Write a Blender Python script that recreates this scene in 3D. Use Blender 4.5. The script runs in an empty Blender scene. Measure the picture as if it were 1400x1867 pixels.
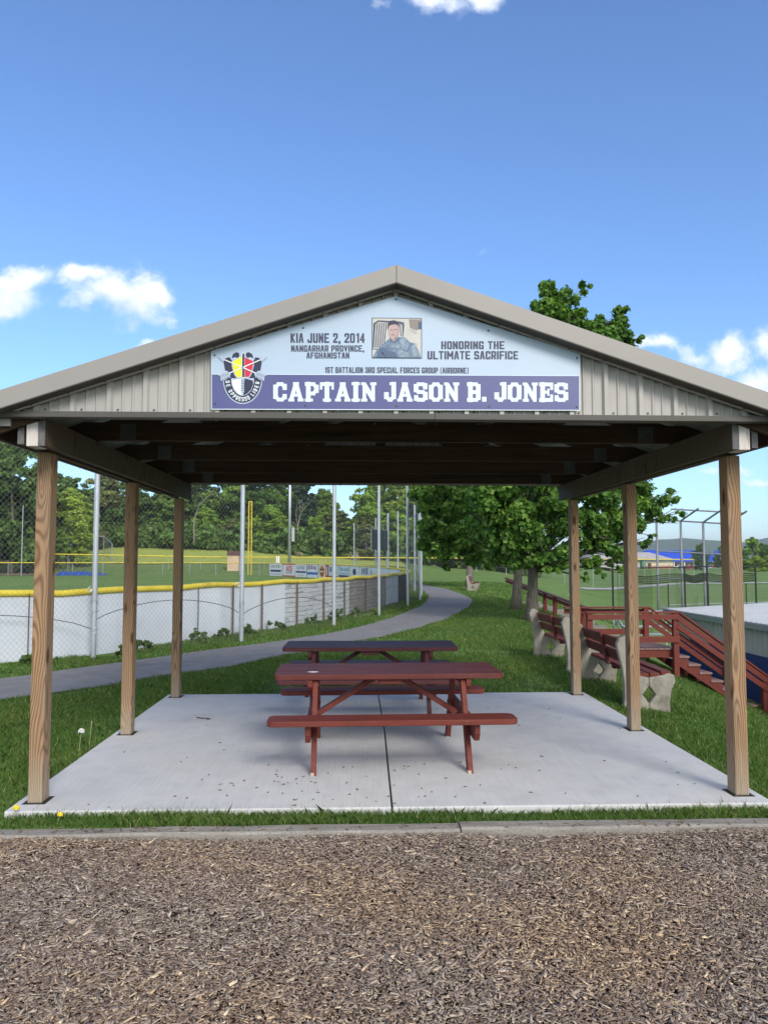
import bpy, math, random
import numpy as np
from mathutils import Vector, Matrix
R = math.radians
random.seed(7); RNG = np.random.default_rng(7)
S = bpy.context.scene
COL = S.collection

# ---------------------------------------------------------------- camera
EYE = 1.6
TH = math.atan(50 / 1400); PH = math.atan(88.5 / 1400)
FW = Vector((math.sin(TH) * math.cos(PH), math.cos(TH) * math.cos(PH), math.sin(PH)))
RT = Vector((math.cos(TH), -math.sin(TH), 0)); UP = RT.cross(FW)
cd = bpy.data.cameras.new('camera'); cam = bpy.data.objects.new('camera', cd); COL.objects.link(cam)
cam.matrix_world = Matrix((RT, UP, -FW)).transposed().to_4x4()
cam.location = (0, 0, EYE)
cd.sensor_fit = 'VERTICAL'; cd.sensor_height = 36; cd.lens = 1400 * 36 / 1867
cd.clip_start = 0.05; cd.clip_end = 20000
S.camera = cam

# ---------------------------------------------------------------- light, sky, exposure
SUN_TO = Vector((0.31, -0.80, 0.54)).normalized()          # towards the sun: behind the camera, to the right, high
sd = bpy.data.lights.new('sun', 'SUN'); sd.energy = 1.65; sd.angle = R(20); sd.color = (1, .95, .88)
so = bpy.data.objects.new('sun', sd); COL.objects.link(so)
so.rotation_euler = (-SUN_TO).to_track_quat('-Z', 'Y').to_euler(); so.location = (3, -6, 12)
S.view_settings.view_transform = 'Standard'; S.view_settings.look = 'None'
S.view_settings.exposure = 0.75; S.view_settings.gamma = 1; S.view_settings.use_curve_mapping = False
SKY_STRENGTH = 0.10

def ray(px, py): return FW + RT * ((px - 700) / 1400) - UP * ((py - 933.5) / 1400)
def P(px, py, Y):                                            # point of the place at depth Y that the photograph shows there
    v = ray(px, py); t = Y / v.y
    return Vector((v.x * t, Y, EYE + v.z * t))

class NT:                                                    # small node-tree writer
    def __init__(s, nt): s.t = nt; nt.nodes.clear()
    def n(s, typ, _in=None, **kw):
        o = s.t.nodes.new('ShaderNode' + typ)
        for k, v in kw.items(): setattr(o, k, v)
        for k, v in (_in or {}).items():
            if hasattr(v, 'is_output') or hasattr(v, 'links'): s.t.links.new(v, o.inputs[k])
            else: o.inputs[k].default_value = v
        return o
    def m(s, op, a, b=0.0, c=None):
        d = {0: a, 1: b}
        if c is not None: d[2] = c
        return s.n('Math', d, operation=op).outputs[0]
    def ramp(s, f, stops, interp='LINEAR'):
        o = s.n('ValToRGB', {0: f}); o.color_ramp.interpolation = interp
        el = o.color_ramp.elements
        while len(el) < len(stops): el.new(0.5)
        for e, (p, c) in zip(el, stops): e.position = p; e.color = (*c, 1) if len(c) == 3 else c
        return o.outputs[0]
    def mix(s, f, a, b, bt='MIX'):
        o = s.n('MixRGB', blend_type=bt)
        for k, v in ((0, f), (1, a), (2, b)):
            if hasattr(v, 'links'): s.t.links.new(v, o.inputs[k])
            elif k == 0: o.inputs[k].default_value = v
            else: o.inputs[k].default_value = (*v, 1)
        return o.outputs[0]
    def noise(s, vec, scale, detail=4, rough=.55, dist=0, dim='3D'):
        o = s.n('TexNoise', {'Scale': scale, 'Detail': detail, 'Roughness': rough, 'Distortion': dist})
        if vec is not None: s.t.links.new(vec, o.inputs['Vector'])
        return o.outputs[0]

def make_world():
    w = bpy.data.worlds.new('World'); S.world = w; w.use_nodes = True
    g = NT(w.node_tree)
    sky = g.n('TexSky'); sky.sky_type = 'NISHITA'; sky.sun_disc = False
    sky.sun_elevation = math.asin(SUN_TO.z); sky.sun_rotation = math.atan2(SUN_TO.x, SUN_TO.y)
    sky.altitude = 100; sky.air_density = 1.0; sky.dust_density = 0.6; sky.ozone_density = 1.6
    d = g.n('TexCoord').outputs['Generated']
    xyz = g.n('SeparateXYZ', {0: d}).outputs
    yy = g.m('MAXIMUM', xyz[1], 0.05)
    u = g.m('DIVIDE', xyz[0], yy); v = g.m('DIVIDE', xyz[2], yy)
    uv = g.n('CombineXYZ', {0: u, 1: v, 2: 0.0}).outputs[0]
    warp = g.n('TexNoise', {'Vector': uv, 'Scale': 9.0, 'Detail': 5.0, 'Roughness': .6}).outputs['Color']
    wv = g.n('VectorMath', {0: warp, 1: (.5, .5, .5)}, operation='SUBTRACT').outputs[0]
    wv = g.n('VectorMath', {0: wv, 3: .11}, operation='SCALE').outputs[0]
    uvw = g.n('VectorMath', {0: uv, 1: wv}, operation='ADD').outputs[0]
    wx = g.n('SeparateXYZ', {0: uvw}).outputs
    fb = g.noise(uv, 26, 8, .62)
    # cumulus heads: (u, v, half width, half height, weight)
    heads = []
    def head(px, py, rx, ry, wt=1.0):
        r = ray(px, py); heads.append((r.x / r.y, r.z / r.y, rx / 1400, ry / 1400, wt))
    head(0, 535, 85, 45, 1.1); head(45, 505, 66, 32, 1.1); head(150, 508, 50, 28, 1.1)
    head(215, 540, 95, 48, 1.15); head(270, 520, 45, 38, 1.1); head(160, 560, 60, 24, .9); head(285, 565, 40, 25, .7)
    head(275, 618, 55, 12, .8)
    head(1325, 640, 62, 38, 1.1); head(1250, 640, 60, 24, .8); head(1190, 632, 50, 22, .95); head(1400, 695, 110, 42, 1.1)
    head(1290, 705, 110, 30, .9); head(1440, 640, 60, 50, 1)
    head(800, 5, 75, 30, .95); head(870, 0, 60, 26, .95); head(700, 12, 40, 18, .55); head(640, 0, 40, 14, .5)
    head(1320, 866, 60, 12, .8); head(1390, 886, 60, 10, .8); head(890, 448, 24, 8, .45); head(345, 560, 24, 14, .5)
    cov = None; low = None
    for (a, b, rx, ry, wt) in heads:
        du = g.m('DIVIDE', g.m('SUBTRACT', wx[0], a), rx); dv = g.m('DIVIDE', g.m('SUBTRACT', wx[1], b), ry)
        q = g.m('ADD', g.m('MULTIPLY', du, du), g.m('MULTIPLY', dv, dv))
        e = g.m('MULTIPLY', g.m('EXPONENT', g.m('MULTIPLY', q, -0.9)), wt)
        cov = e if cov is None else g.m('MAXIMUM', cov, e)
        l = g.m('MULTIPLY', e, dv); low = l if low is None else g.m('ADD', low, l)
    dens = g.m('ADD', cov, g.m('MULTIPLY', g.m('SUBTRACT', fb, .5), .95))
    dens = g.n('MapRange', {0: dens, 1: .33, 2: 1.10, 3: 0.0, 4: 1.0}, interpolation_type='SMOOTHSTEP').outputs[0]
    front = g.n('MapRange', {0: xyz[1], 1: .1, 2: .3, 3: 0.0, 4: 1.0}).outputs[0]
    dens = g.m('MULTIPLY', dens, front)
    # unseen broken cloud added behind the camera, brightened and warmed for fill light
    back = g.noise(d, 2.2, 7, .6)
    bk = g.n('MapRange', {0: back, 1: .40, 2: .56, 3: 0.0, 4: 1.0}, interpolation_type='SMOOTHSTEP').outputs[0]
    bk = g.m('MULTIPLY', bk, g.n('MapRange', {0: xyz[1], 1: .02, 2: -.3, 3: 0.0, 4: 1.0}).outputs[0])
    bk = g.m('MULTIPLY', bk, g.n('MapRange', {0: xyz[2], 1: .02, 2: .2, 3: 0.0, 4: 1.0}).outputs[0])
    dens = g.m('MAXIMUM', dens, bk)
    shade = g.n('MapRange', {0: g.m('ADD', low, g.m('MULTIPLY', g.m('SUBTRACT', fb, .5), 1.6)), 1: -.7, 2: .35, 3: 0.0, 4: 1.0}).outputs[0]
    ccol = g.mix(shade, (5.2, 5.9, 7.4), (7.3, 7.55, 8.1))
    skyc = g.mix(1.0, sky.outputs[0], (0.84, 1.08, 1.40), 'MULTIPLY')
    skyc = g.n('HueSaturation', {'Saturation': 1.0, 'Value': 1.0, 'Color': skyc}).outputs[0]
    ccol = g.mix(bk, ccol, (11.5, 10.8, 9.8))
    col = g.mix(dens, skyc, ccol)
    bg = g.n('Background', {'Color': col, 'Strength': SKY_STRENGTH})
    o = g.n('OutputWorld'); g.t.links.new(bg.outputs[0], o.inputs[0])
make_world()

# ---------------------------------------------------------------- materials
MATS = {}
def pbr(name, build, rough=.7, spec=.3, metal=0):
    m = bpy.data.materials.new(name); m.use_nodes = True
    g = NT(m.node_tree)
    b = g.n('BsdfPrincipled', {'Roughness': rough, 'Specular IOR Level': spec, 'Metallic': metal})
    o = g.n('OutputMaterial'); g.t.links.new(b.outputs[0], o.inputs[0])
    build(g, b, o); MATS[name] = m; return m
def setc(g, b, c):
    if hasattr(c, 'links'): g.t.links.new(c, b.inputs['Base Color'])
    else: b.inputs['Base Color'].default_value = (*c, 1)
def bump(g, b, h, dist=.01, st=1.0):
    o = g.n('Bump', {'Height': h, 'Distance': dist, 'Strength': st}); g.t.links.new(o.outputs[0], b.inputs['Normal'])
def noisy(name, c1, c2, scale=6, rough=.7, spec=.3, metal=0, stretch=(1, 1, 1), bd=.002, c3=None, fine=None):
    def f(g, b, o):
        co = g.n('TexCoord').outputs['Object']
        v = g.n('Mapping', {0: co, 3: stretch}).outputs[0]
        n = g.noise(v, scale, 6, .6)
        c = g.ramp(n, [(.3, c1), (.7, c2)])
        if c3 is not None:
            k = g.noise(v, scale * .31, 5, .65)
            c = g.mix(g.n('MapRange', {0: k, 1: .56, 2: .7, 3: 0.0, 4: 1.0}).outputs[0], c, c3)
        if fine:
            n2 = g.noise(co, fine, 3, .7)
            c = g.mix(.5, c, g.ramp(n2, [(.3, (.25, .25, .25)), (.7, (.75, .75, .75))]), 'OVERLAY')
        setc(g, b, c)
        if bd: bump(g, b, n, bd)
    return pbr(name, f, rough, spec, metal)
def plain(name, c, rough=.6, spec=.3, metal=0):
    return noisy(name, tuple(x * .93 for x in c), tuple(min(1, x * 1.05) for x in c), 9, rough, spec, metal, bd=0)

def wood_post(name, light, dark, grey, seed=0.0, knots=True):
    def f(g, b, o):
        co = g.n('TexCoord').outputs['Object']
        rnd = g.n('ObjectInfo').outputs['Random']
        off = g.n('CombineXYZ', {0: g.m('MULTIPLY', rnd, 3.7), 1: g.m('MULTIPLY', rnd, 5.1), 2: g.m('MULTIPLY', rnd, 40.0)}).outputs[0]
        v = g.n('VectorMath', {0: co, 1: off}, operation='ADD').outputs[0]
        # growth rings about a tilted, wandering pith axis
        sl = g.n('Mapping', {0: v, 3: (1.3, 1.3, .55)}).outputs[0]
        w1 = g.n('TexNoise', {'Vector': sl, 'Scale': 1.6, 'Detail': 2.0}).outputs['Color']
        wv = g.n('VectorMath', {0: w1, 1: (.5, .5, .5)}, operation='SUBTRACT').outputs[0]
        x = g.n('SeparateXYZ', {0: co}).outputs; ww = g.n('SeparateXYZ', {0: wv}).outputs
        rx = g.m('ADD', g.m('ADD', x[0], .035), g.m('MULTIPLY', ww[0], .30))
        ry = g.m('ADD', g.m('ADD', x[1], .06), g.m('MULTIPLY', ww[1], .30))
        rr = g.m('SQRT', g.m('ADD', g.m('MULTIPLY', rx, rx), g.m('MULTIPLY', ry, ry)))
        fine = g.noise(g.n('Mapping', {0: v, 3: (60, 60, 3)}).outputs[0], 1.5, 4, .6)
        ph = g.m('ADD', g.m('MULTIPLY', rr, 420.0), g.m('MULTIPLY', fine, 2.2))
        ring = g.m('MULTIPLY', g.m('ADD', g.m('SINE', ph), 1.0), .5)
        ring = g.m('POWER', ring, 2.2)
        c = g.mix(g.m('MULTIPLY', ring, .88), light, dark)
        st = g.noise(g.n('Mapping', {0: v, 3: (1, 1, .22)}).outputs[0], 5, 5, .6)
        c = g.mix(g.n('MapRange', {0: st, 1: .42, 2: .74, 3: 0.0, 4: .7}).outputs[0], c, grey)
        c = g.mix(g.n('MapRange', {0: fine, 1: .35, 2: .7, 3: .0, 4: .35}).outputs[0], c, tuple(k * .55 for k in light))
        if knots:
            kv = g.n('Mapping', {0: v, 3: (6.5, 6.5, 2.4)}).outputs[0]
            vo = g.n('TexVoronoi', {'Vector': kv, 'Scale': 1.0, 'Randomness': 1.0})
            k = g.n('MapRange', {0: vo.outputs['Distance'], 1: .10, 2: .19, 3: 1.0, 4: 0.0}).outputs[0]
            kr = g.m('ADD', .55, g.m('MULTIPLY', g.m('SINE', g.m('MULTIPLY', vo.outputs['Distance'], 110.0)), .35))
            c = g.mix(k, c, g.mix(kr, tuple(q * .35 for q in dark), dark))
        # damp grey-green foot
        ft_ = g.m('ADD', x[2], g.m('MULTIPLY', g.m('SUBTRACT', st, .5), .5))
        c = g.mix(g.n('MapRange', {0: ft_, 1: .02, 2: .36, 3: .5, 4: 0.0}).outputs[0], c, (.33, .31, .25))
        setc(g, b, c); bump(g, b, g.m('ADD', ring, fine), .0015)
    return pbr(name, f, .75, .25)

wood_post('post_wood', (.375, .235, .13), (.125, .062, .028), (.235, .185, .135))
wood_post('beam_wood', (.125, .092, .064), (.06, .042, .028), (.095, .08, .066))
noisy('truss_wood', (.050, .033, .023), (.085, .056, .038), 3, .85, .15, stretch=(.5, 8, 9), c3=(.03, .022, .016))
noisy('nail_metal', (.10, .11, .115), (.15, .16, .165), 20, .5, .4, .4, bd=0)
noisy('end_grain_white', (.55, .50, .45), (.72, .68, .64), 14, .8, stretch=(4, 4, .6), c3=(.36, .28, .2))
noisy('end_grain_grey', (.10, .10, .105), (.19, .185, .185), 18, .85, c3=(.07, .06, .055))
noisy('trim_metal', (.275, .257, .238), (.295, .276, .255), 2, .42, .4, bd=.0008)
noisy('trim_shade_tone', (.085, .079, .070), (.10, .092, .082), 2, .5, .3, bd=0)  # trim darkened in colour for the shade on a downward-angled face
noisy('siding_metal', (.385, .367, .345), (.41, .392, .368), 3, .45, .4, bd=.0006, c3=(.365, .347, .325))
noisy('rake_shade', (.085, .075, .066), (.10, .088, .077), 2, .6, .2, bd=0)  # trim metal darkened to paint the shade under the rake
noisy('roof_liner', (.20, .22, .215), (.26, .28, .275), 4, .45, .5, bd=0)
noisy('galvanized', (.36, .38, .40), (.50, .52, .54), 20, .42, .5, .6, bd=0)
noisy('pole_steel', (.42, .44, .47), (.56, .58, .61), 7, .35, .5, .55, bd=0, stretch=(1, 1, .3))
noisy('backstop_steel', (.17, .18, .20), (.25, .26, .28), 5, .55, .3, .2, bd=0)
noisy('wire_steel', (.19, .20, .205), (.26, .27, .28), 5, .5, .4, .3, bd=0)
plain('black_steel', (.025, .03, .03), .5)
plain('net_black', (.02, .022, .022), .9)
def redpaint(name, c1, c2, faded, wear):
    def f(g, b, o):
        co = g.n('TexCoord').outputs['Object']; rnd = g.n('ObjectInfo').outputs['Random']
        v = g.n('VectorMath', {0: co, 1: g.n('CombineXYZ', {0: g.m('MULTIPLY', rnd, 9.0), 1: rnd, 2: rnd}).outputs[0]}, operation='ADD').outputs[0]
        gr = g.noise(g.n('Mapping', {0: v, 3: (2.0, 26, 26)}).outputs[0], 1.6, 5, .65)
        c = g.ramp(gr, [(.3, c1), (.7, c2)])
        big = g.noise(g.n('Mapping', {0: v, 3: (1, 3, 3)}).outputs[0], 2.2, 5, .6)
        c = g.mix(g.n('MapRange', {0: big, 1: .45, 2: .7, 3: 0.0, 4: .7}).outputs[0], c, faded)
        chip = g.noise(g.n('Mapping', {0: v, 3: (1, 1.6, 1.6)}).outputs[0], 38, 3, .6)
        c = g.mix(g.n('MapRange', {0: chip, 1: .69, 2: .74, 3: 0.0, 4: wear}).outputs[0], c, (.34, .24, .19))
        dirt = g.noise(v, 7, 5, .7)
        c = g.mix(g.n('MapRange', {0: dirt, 1: .55, 2: .75, 3: 0.0, 4: .5}).outputs[0], c, (.06, .025, .02))
        setc(g, b, c); bump(g, b, gr, .0015)
    return pbr(name, f, .6, .22)
redpaint('red_paint', (.115, .025, .018), (.175, .039, .027), (.15, .043, .034), .55)
redpaint('red_paint_worn', (.085, .022, .019), (.145, .037, .030), (.125, .050, .046), .6)
noisy('bare_wood_tip', (.33, .26, .20), (.45, .38, .31), 25, .8)
noisy('deck_board', (.20, .12, .11), (.30, .19, .17), 7, .8, .2, stretch=(6, .8, 1), bd=.001, c3=(.17, .07, .06), fine=40)
noisy('bench_concrete', (.24, .22, .185), (.35, .325, .28), 8, .9, .2, c3=(.17, .155, .12), bd=.004, fine=120)
noisy('crate_white', (.62, .62, .62), (.74, .74, .74), 5, .5, .3, bd=0)
noisy('asphalt', (.175, .170, .170), (.225, .218, .216), 3.5, .92, .2, bd=.0, c3=(.155, .150, .150), fine=160)
noisy('path_edge', (.27, .24, .20), (.40, .36, .30), 6, .95, .1, fine=60)
noisy('panel_white', (.54, .57, .62), (.63, .66, .71), 1.3, .6, .25, c3=(.47, .49, .51), bd=.002)
noisy('panel_plank', (.38, .39, .41), (.60, .62, .65), 3, .7, .25, stretch=(1, 1, 5), c3=(.20, .19, .18), bd=.002)
noisy('panel_grey', (.17, .155, .145), (.27, .25, .235), 4, .8, .2, stretch=(1, 1, 5), c3=(.33, .31, .29), bd=.002)
noisy('panel_light', (.36, .37, .38), (.46, .47, .48), 3, .7, .2)
noisy('panel_dark', (.035, .022, .02), (.06, .04, .036), 4, .8, .2)
noisy('fence_rust', (.10, .075, .06), (.17, .12, .09), 15, .8, .3)
noisy('foam_yellow', (.60, .46, .035), (.72, .58, .06), 4, .6, .3, c3=(.46, .34, .05), bd=.004)
noisy('yellow_paint', (.66, .48, .05), (.72, .54, .08), 4, .5, .3, bd=0)
noisy('timber_grey', (.20, .185, .16), (.30, .28, .25), 4, .9, .15, stretch=(1.0, 8, 8), bd=.004, c3=(.15, .135, .115), fine=70)
noisy('bark', (.10, .085, .07), (.23, .20, .17), 9, .95, .1, stretch=(2.2, 2.2, .5), bd=.03, fine=30)
noisy('bark_pale', (.20, .18, .15), (.30, .27, .23), 9, .95, .1, bd=.01)
noisy('dugout_siding', (.36, .38, .37), (.42, .44, .43), 2, .5, .35, bd=0)
noisy('dugout_blue', (.012, .03, .13), (.02, .04, .17), 3, .6, .3, bd=0)
noisy('dugout_trim', (.20, .255, .25), (.24, .29, .285), 2, .5, .35, bd=0)
noisy('roof_white', (.36, .38, .41), (.42, .44, .47), 2, .5, .3, bd=0)
noisy('litter_brown', (.10, .075, .055), (.24, .18, .13), 3, .95, .1, bd=0)
plain('dark_gap', (.03, .028, .025), .95)
noisy('screw_dark', (.10, .09, .08), (.14, .13, .12), 30, .5, .4, .3, bd=0)
noisy('tarp_blue', (.02, .05, .26), (.04, .10, .42), 4, .45, .4, bd=.03)
noisy('dirt', (.20, .15, .10), (.30, .23, .16), 1.2, .95, .1, bd=.02, fine=5)
noisy('infield', (.36, .26, .17), (.44, .33, .22), .5, .95, .1, bd=0)
noisy('gravel_grey', (.34, .33, .31), (.42, .41, .39), .5, .95, .1, bd=0)
noisy('brick_tan', (.50, .36, .24), (.60, .44, .30), .8, .9, .1, bd=0)
noisy('brick_red', (.40, .19, .13), (.48, .24, .16), .8, .9, .1, bd=0)
noisy('cream_wall', (.66, .58, .42), (.72, .64, .48), .6, .85, .1, bd=0)
noisy('shingle_grey', (.36, .34, .32), (.44, .42, .40), .6, .9, .1, bd=0)
noisy('roof_blue', (.015, .06, .48), (.02, .085, .58), .4, .45, .4, bd=0)
plain('white_paint', (.78, .78, .78), .5)
plain('black_paint', (.012, .013, .015), .5)
plain('window_dark', (.03, .035, .045), .15, .5)
plain('car_red', (.45, .02, .02), .25, .5)
plain('car_dark', (.03, .03, .035), .3, .5)
plain('tyre', (.02, .02, .02), .9)
plain('play_blue', (.20, .36, .62), .5)
plain('bin_green', (.05, .2, .10), .5)
plain('dandelion_yellow', (.75, .58, .03), .7)
plain('seed_white', (.62, .62, .58), .9)
plain('stalk_pale', (.36, .36, .20), .9)
noisy('shed_brown', (.09, .05, .045), (.13, .075, .065), 2, .8, .2, bd=0)
noisy('aluminium', (.46, .48, .50), (.56, .58, .60), 3, .4, .5, .5, bd=0)
# sign colours
noisy('sign_pale', (.40, .505, .63), (.45, .56, .69), .9, .34, .5, bd=0)
noisy('sign_blue', (.078, .082, .225), (.092, .10, .25), 1.2, .36, .5, bd=0)
plain('sign_white', (.66, .76, .80), .4)
plain('sign_text', (.06, .066, .115), .45)
plain('crest_black', (.035, .04, .075), .4)
plain('crest_silver', (.45, .53, .66), .4)
plain('crest_yellow', (.88, .78, .03), .4)
plain('crest_red', (.62, .03, .06), .4)
plain('crest_white', (.74, .80, .84), .4)
for k, c in dict(cream=(.74, .73, .68), cream2=(.62, .60, .56), dark=(.10, .12, .19), navy=(.10, .15, .27), hair=(.05, .05, .10), skin=(.66, .48, .47), skin2=(.52, .34, .34), skin3=(.55, .385, .39),
                 acu=(.19, .28, .40), acu2=(.32, .42, .52), acu3=(.12, .18, .30), brown=(.36, .30, .28), sky=(.35, .45, .6)).items(): plain('print_' + k, tuple(x * .72 for x in c), .4)
noisy('print_acu', (.085, .13, .215), (.20, .28, .37), 42, .4, .3, bd=0, c3=(.07, .10, .17))
noisy('print_acu2', (.15, .21, .29), (.30, .38, .45), 42, .4, .3, bd=0, c3=(.11, .16, .24))
plain('ad_white', (.72, .74, .78), .6); plain('ad_red', (.60, .03, .04), .6); plain('ad_navy', (.03, .05, .16), .6)
plain('ad_teal', (.04, .32, .44), .6); plain('ad_orange', (.62, .25, .05), .6); plain('ad_brown', (.20, .08, .04), .6); plain('ad_blue', (.05, .15, .5), .6)
plain('ad_purple', (.22, .05, .25), .6); plain('ad_grey', (.30, .32, .36), .6)

def concrete(g, b, o):
    co = g.n('TexCoord').outputs['Object']
    big = g.noise(co, .9, 5, .6); mid = g.noise(co, 5, 5, .6)
    br = g.noise(g.n('Mapping', {0: co, 3: (70, 2.2, 1)}).outputs[0], 1.0, 3, .6)
    fine = g.noise(co, 170, 2, .7)
    c = g.ramp(big, [(.28, (.475, .475, .475)), (.5, (.535, .535, .535)), (.74, (.56, .54, .505))])
    c = g.mix(.22, c, g.ramp(mid, [(.3, (.35, .35, .35)), (.7, (.65, .65, .65))]), 'OVERLAY')
    c = g.mix(.16, c, g.ramp(br, [(.3, (.3, .3, .3)), (.7, (.7, .7, .7))]), 'OVERLAY')
    c = g.mix(.25, c, g.ramp(fine, [(.3, (.3, .3, .3)), (.7, (.7, .7, .7))]), 'OVERLAY')
    st = g.noise(g.n('Mapping', {0: co, 1: (3.1, 1.7, 0)}).outputs[0], 2.3, 6, .65)
    c = g.mix(g.n('MapRange', {0: st, 1: .62, 2: .72, 3: 0.0, 4: .35}).outputs[0], c, (.33, .32, .31))
    wv = g.n('TexNoise', {'Vector': co, 'Scale': 2.0, 'Detail': 4.0}).outputs['Color']
    cv = g.n('VectorMath', {0: co, 1: g.n('VectorMath', {0: wv, 3: .5}, operation='SCALE').outputs[0]}, operation='ADD').outputs[0]
    vd = g.n('TexVoronoi', {'Vector': cv, 'Scale': .42}, feature='DISTANCE_TO_EDGE').outputs['Distance']
    msk = g.n('MapRange', {0: g.noise(co, .7, 3, .5), 1: .56, 2: .62, 3: 0.0, 4: .55}).outputs[0]
    c = g.mix(g.m('MULTIPLY', g.n('MapRange', {0: vd, 1: .0, 2: .0022, 3: 1.0, 4: 0.0}).outputs[0], msk), c, (.20, .19, .18))
    sp = g.noise(co, 11, 4, .7)
    c = g.mix(g.n('MapRange', {0: sp, 1: .66, 2: .76, 3: 0.0, 4: .45}).outputs[0], c, (.36, .33, .29))
    setc(g, b, c); bump(g, b, g.m('ADD', g.m('MULTIPLY', br, .5), fine), .001)
pbr('concrete', concrete, .82, .25)

def ground(g, b, o):
    co = g.n('TexCoord').outputs['Object']
    n1 = g.noise(co, .11, 4, .6); n2 = g.noise(co, 1.3, 6, .65); n3 = g.noise(g.n('Mapping', {0: co, 3: (1, .35, 1)}).outputs[0], 14, 5, .7)
    c = g.ramp(n1, [(.3, (.105, .182, .044)), (.7, (.168, .235, .064))])
    c = g.mix(.55, c, g.ramp(n2, [(.3, (.30, .30, .30)), (.7, (.70, .70, .70))]), 'OVERLAY')
    c = g.mix(.6, c, g.ramp(n3, [(.3, (.25, .25, .25)), (.7, (.75, .75, .75))]), 'OVERLAY')
    dry = g.n('MapRange', {0: g.noise(co, .45, 6, .7), 1: .60, 2: .75, 3: 0.0, 4: .6}).outputs[0]
    c = g.mix(dry, c, (.26, .235, .10))
    setc(g, b, c); bump(g, b, n3, .03)
pbr('grass_ground', ground, .95, .1)

def tonecol(g, stops):
    a = g.n('Attribute'); a.attribute_name = 'tone'
    return g.ramp(a.outputs['Fac'], stops)
def leafmat(name, stops, trans=.35, use_obj=False, rough=.55, spec=.25):
    def f(g, b, o):
        c = tonecol(g, stops)
        if use_obj: c = g.mix(1.0, c, g.n('ObjectInfo').outputs['Color'], 'MULTIPLY')
        setc(g, b, c)
        t = g.n('BsdfTranslucent'); g.t.links.new(g.mix(1.0, c, (1.5, 1.5, .7), 'MULTIPLY'), t.inputs[0])
        mx = g.n('MixShader', {0: trans}); g.t.links.new(b.outputs[0], mx.inputs[1]); g.t.links.new(t.outputs[0], mx.inputs[2])
        g.t.links.new(mx.outputs[0], o.inputs[0])
    return pbr(name, f, rough, spec)
leafmat('grass_blade', [(0, (.052, .112, .024)), (.55, (.102, .192, .040)), (.85, (.18, .262, .060)), (1, (.36, .33, .15))], .3)
leafmat('maple_leaf', [(0, (.05, .118, .024)), (.5, (.112, .228, .040)), (1, (.25, .39, .07))], .35)
leafmat('wood_leaf', [(0, (.55, .55, .5)), (.5, (1, 1, 1)), (1, (1.5, 1.45, 1.3))], .3, True)
leafmat('weed_leaf', [(0, (.06, .11, .03)), (1, (.14, .21, .06))], .35)
def chipm(g, b, o):
    c1 = tonecol(g, [(0, (.090, .068, .055)), (.22, (0.189, 0.144, 0.119)), (.5, (0.285, 0.228, 0.191)), (.72, (.41, .35, .30)), (.88, (.55, .45, .33)), (1, (.82, .71, .55))])
    c2 = tonecol(g, [(0, (.085, .056, .038)), (.22, (0.179, 0.121, 0.084)), (.5, (0.271, 0.187, 0.130)), (.72, (.40, .295, .195)), (.88, (.57, .40, .23)), (1, (.82, .63, .40))])
    a = g.n('Attribute'); a.attribute_name = 'warm'
    setc(g, b, g.mix(a.outputs['Fac'], c1, c2))
pbr('mulch_chip', chipm, .85, .2)
noisy('mulch_bed', (.05, .038, .03), (.13, .095, .072), 40, .95, .1, bd=.01, fine=120)
noisy('sunlit_tint_grass', (.26, .32, .07), (.34, .37, .09), .5, .95, .1, bd=0, fine=4)  # brighter grass colour stands in for sunlight on the far slope
noisy('hill_forest', (.045, .085, .04), (.07, .11, .05), .01, .95, .05, bd=0)

# ---------------------------------------------------------------- mesh building
def children(o): return [c for c in bpy.data.objects if c.parent == o]
ROOT = {}
def empty(name, loc, label, cat, group=None, rz=0.0):
    o = bpy.data.objects.new(name, None); COL.objects.link(o)
    o.empty_display_size = .2
    o.location = loc; o.rotation_euler = (0, 0, rz); ROOT[o.name] = Vector(loc)
    return tag(o, label, cat, group)
def tag(o, label=None, cat=None, group=None, kind=None):
    if label: o['label'] = label
    if cat: o['category'] = cat
    if group: o['group'] = group
    if kind: o['kind'] = kind
    return o
def link_mesh(me, name, mat, parent=None, smooth=False, bevel=0):
    o = bpy.data.objects.new(name, me); COL.objects.link(o)
    if mat: me.materials.append(MATS[mat] if isinstance(mat, str) else mat)
    if smooth: me.polygons.foreach_set('use_smooth', [True] * len(me.polygons))
    if parent is not None:
        o.parent = parent; ROOT[o.name] = ROOT.get(parent.name, Vector())
    if bevel:
        m = o.modifiers.new('bevel', 'BEVEL'); m.width = bevel; m.segments = 2; m.limit_method = 'ANGLE'; m.angle_limit = R(40)
    return o

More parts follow.
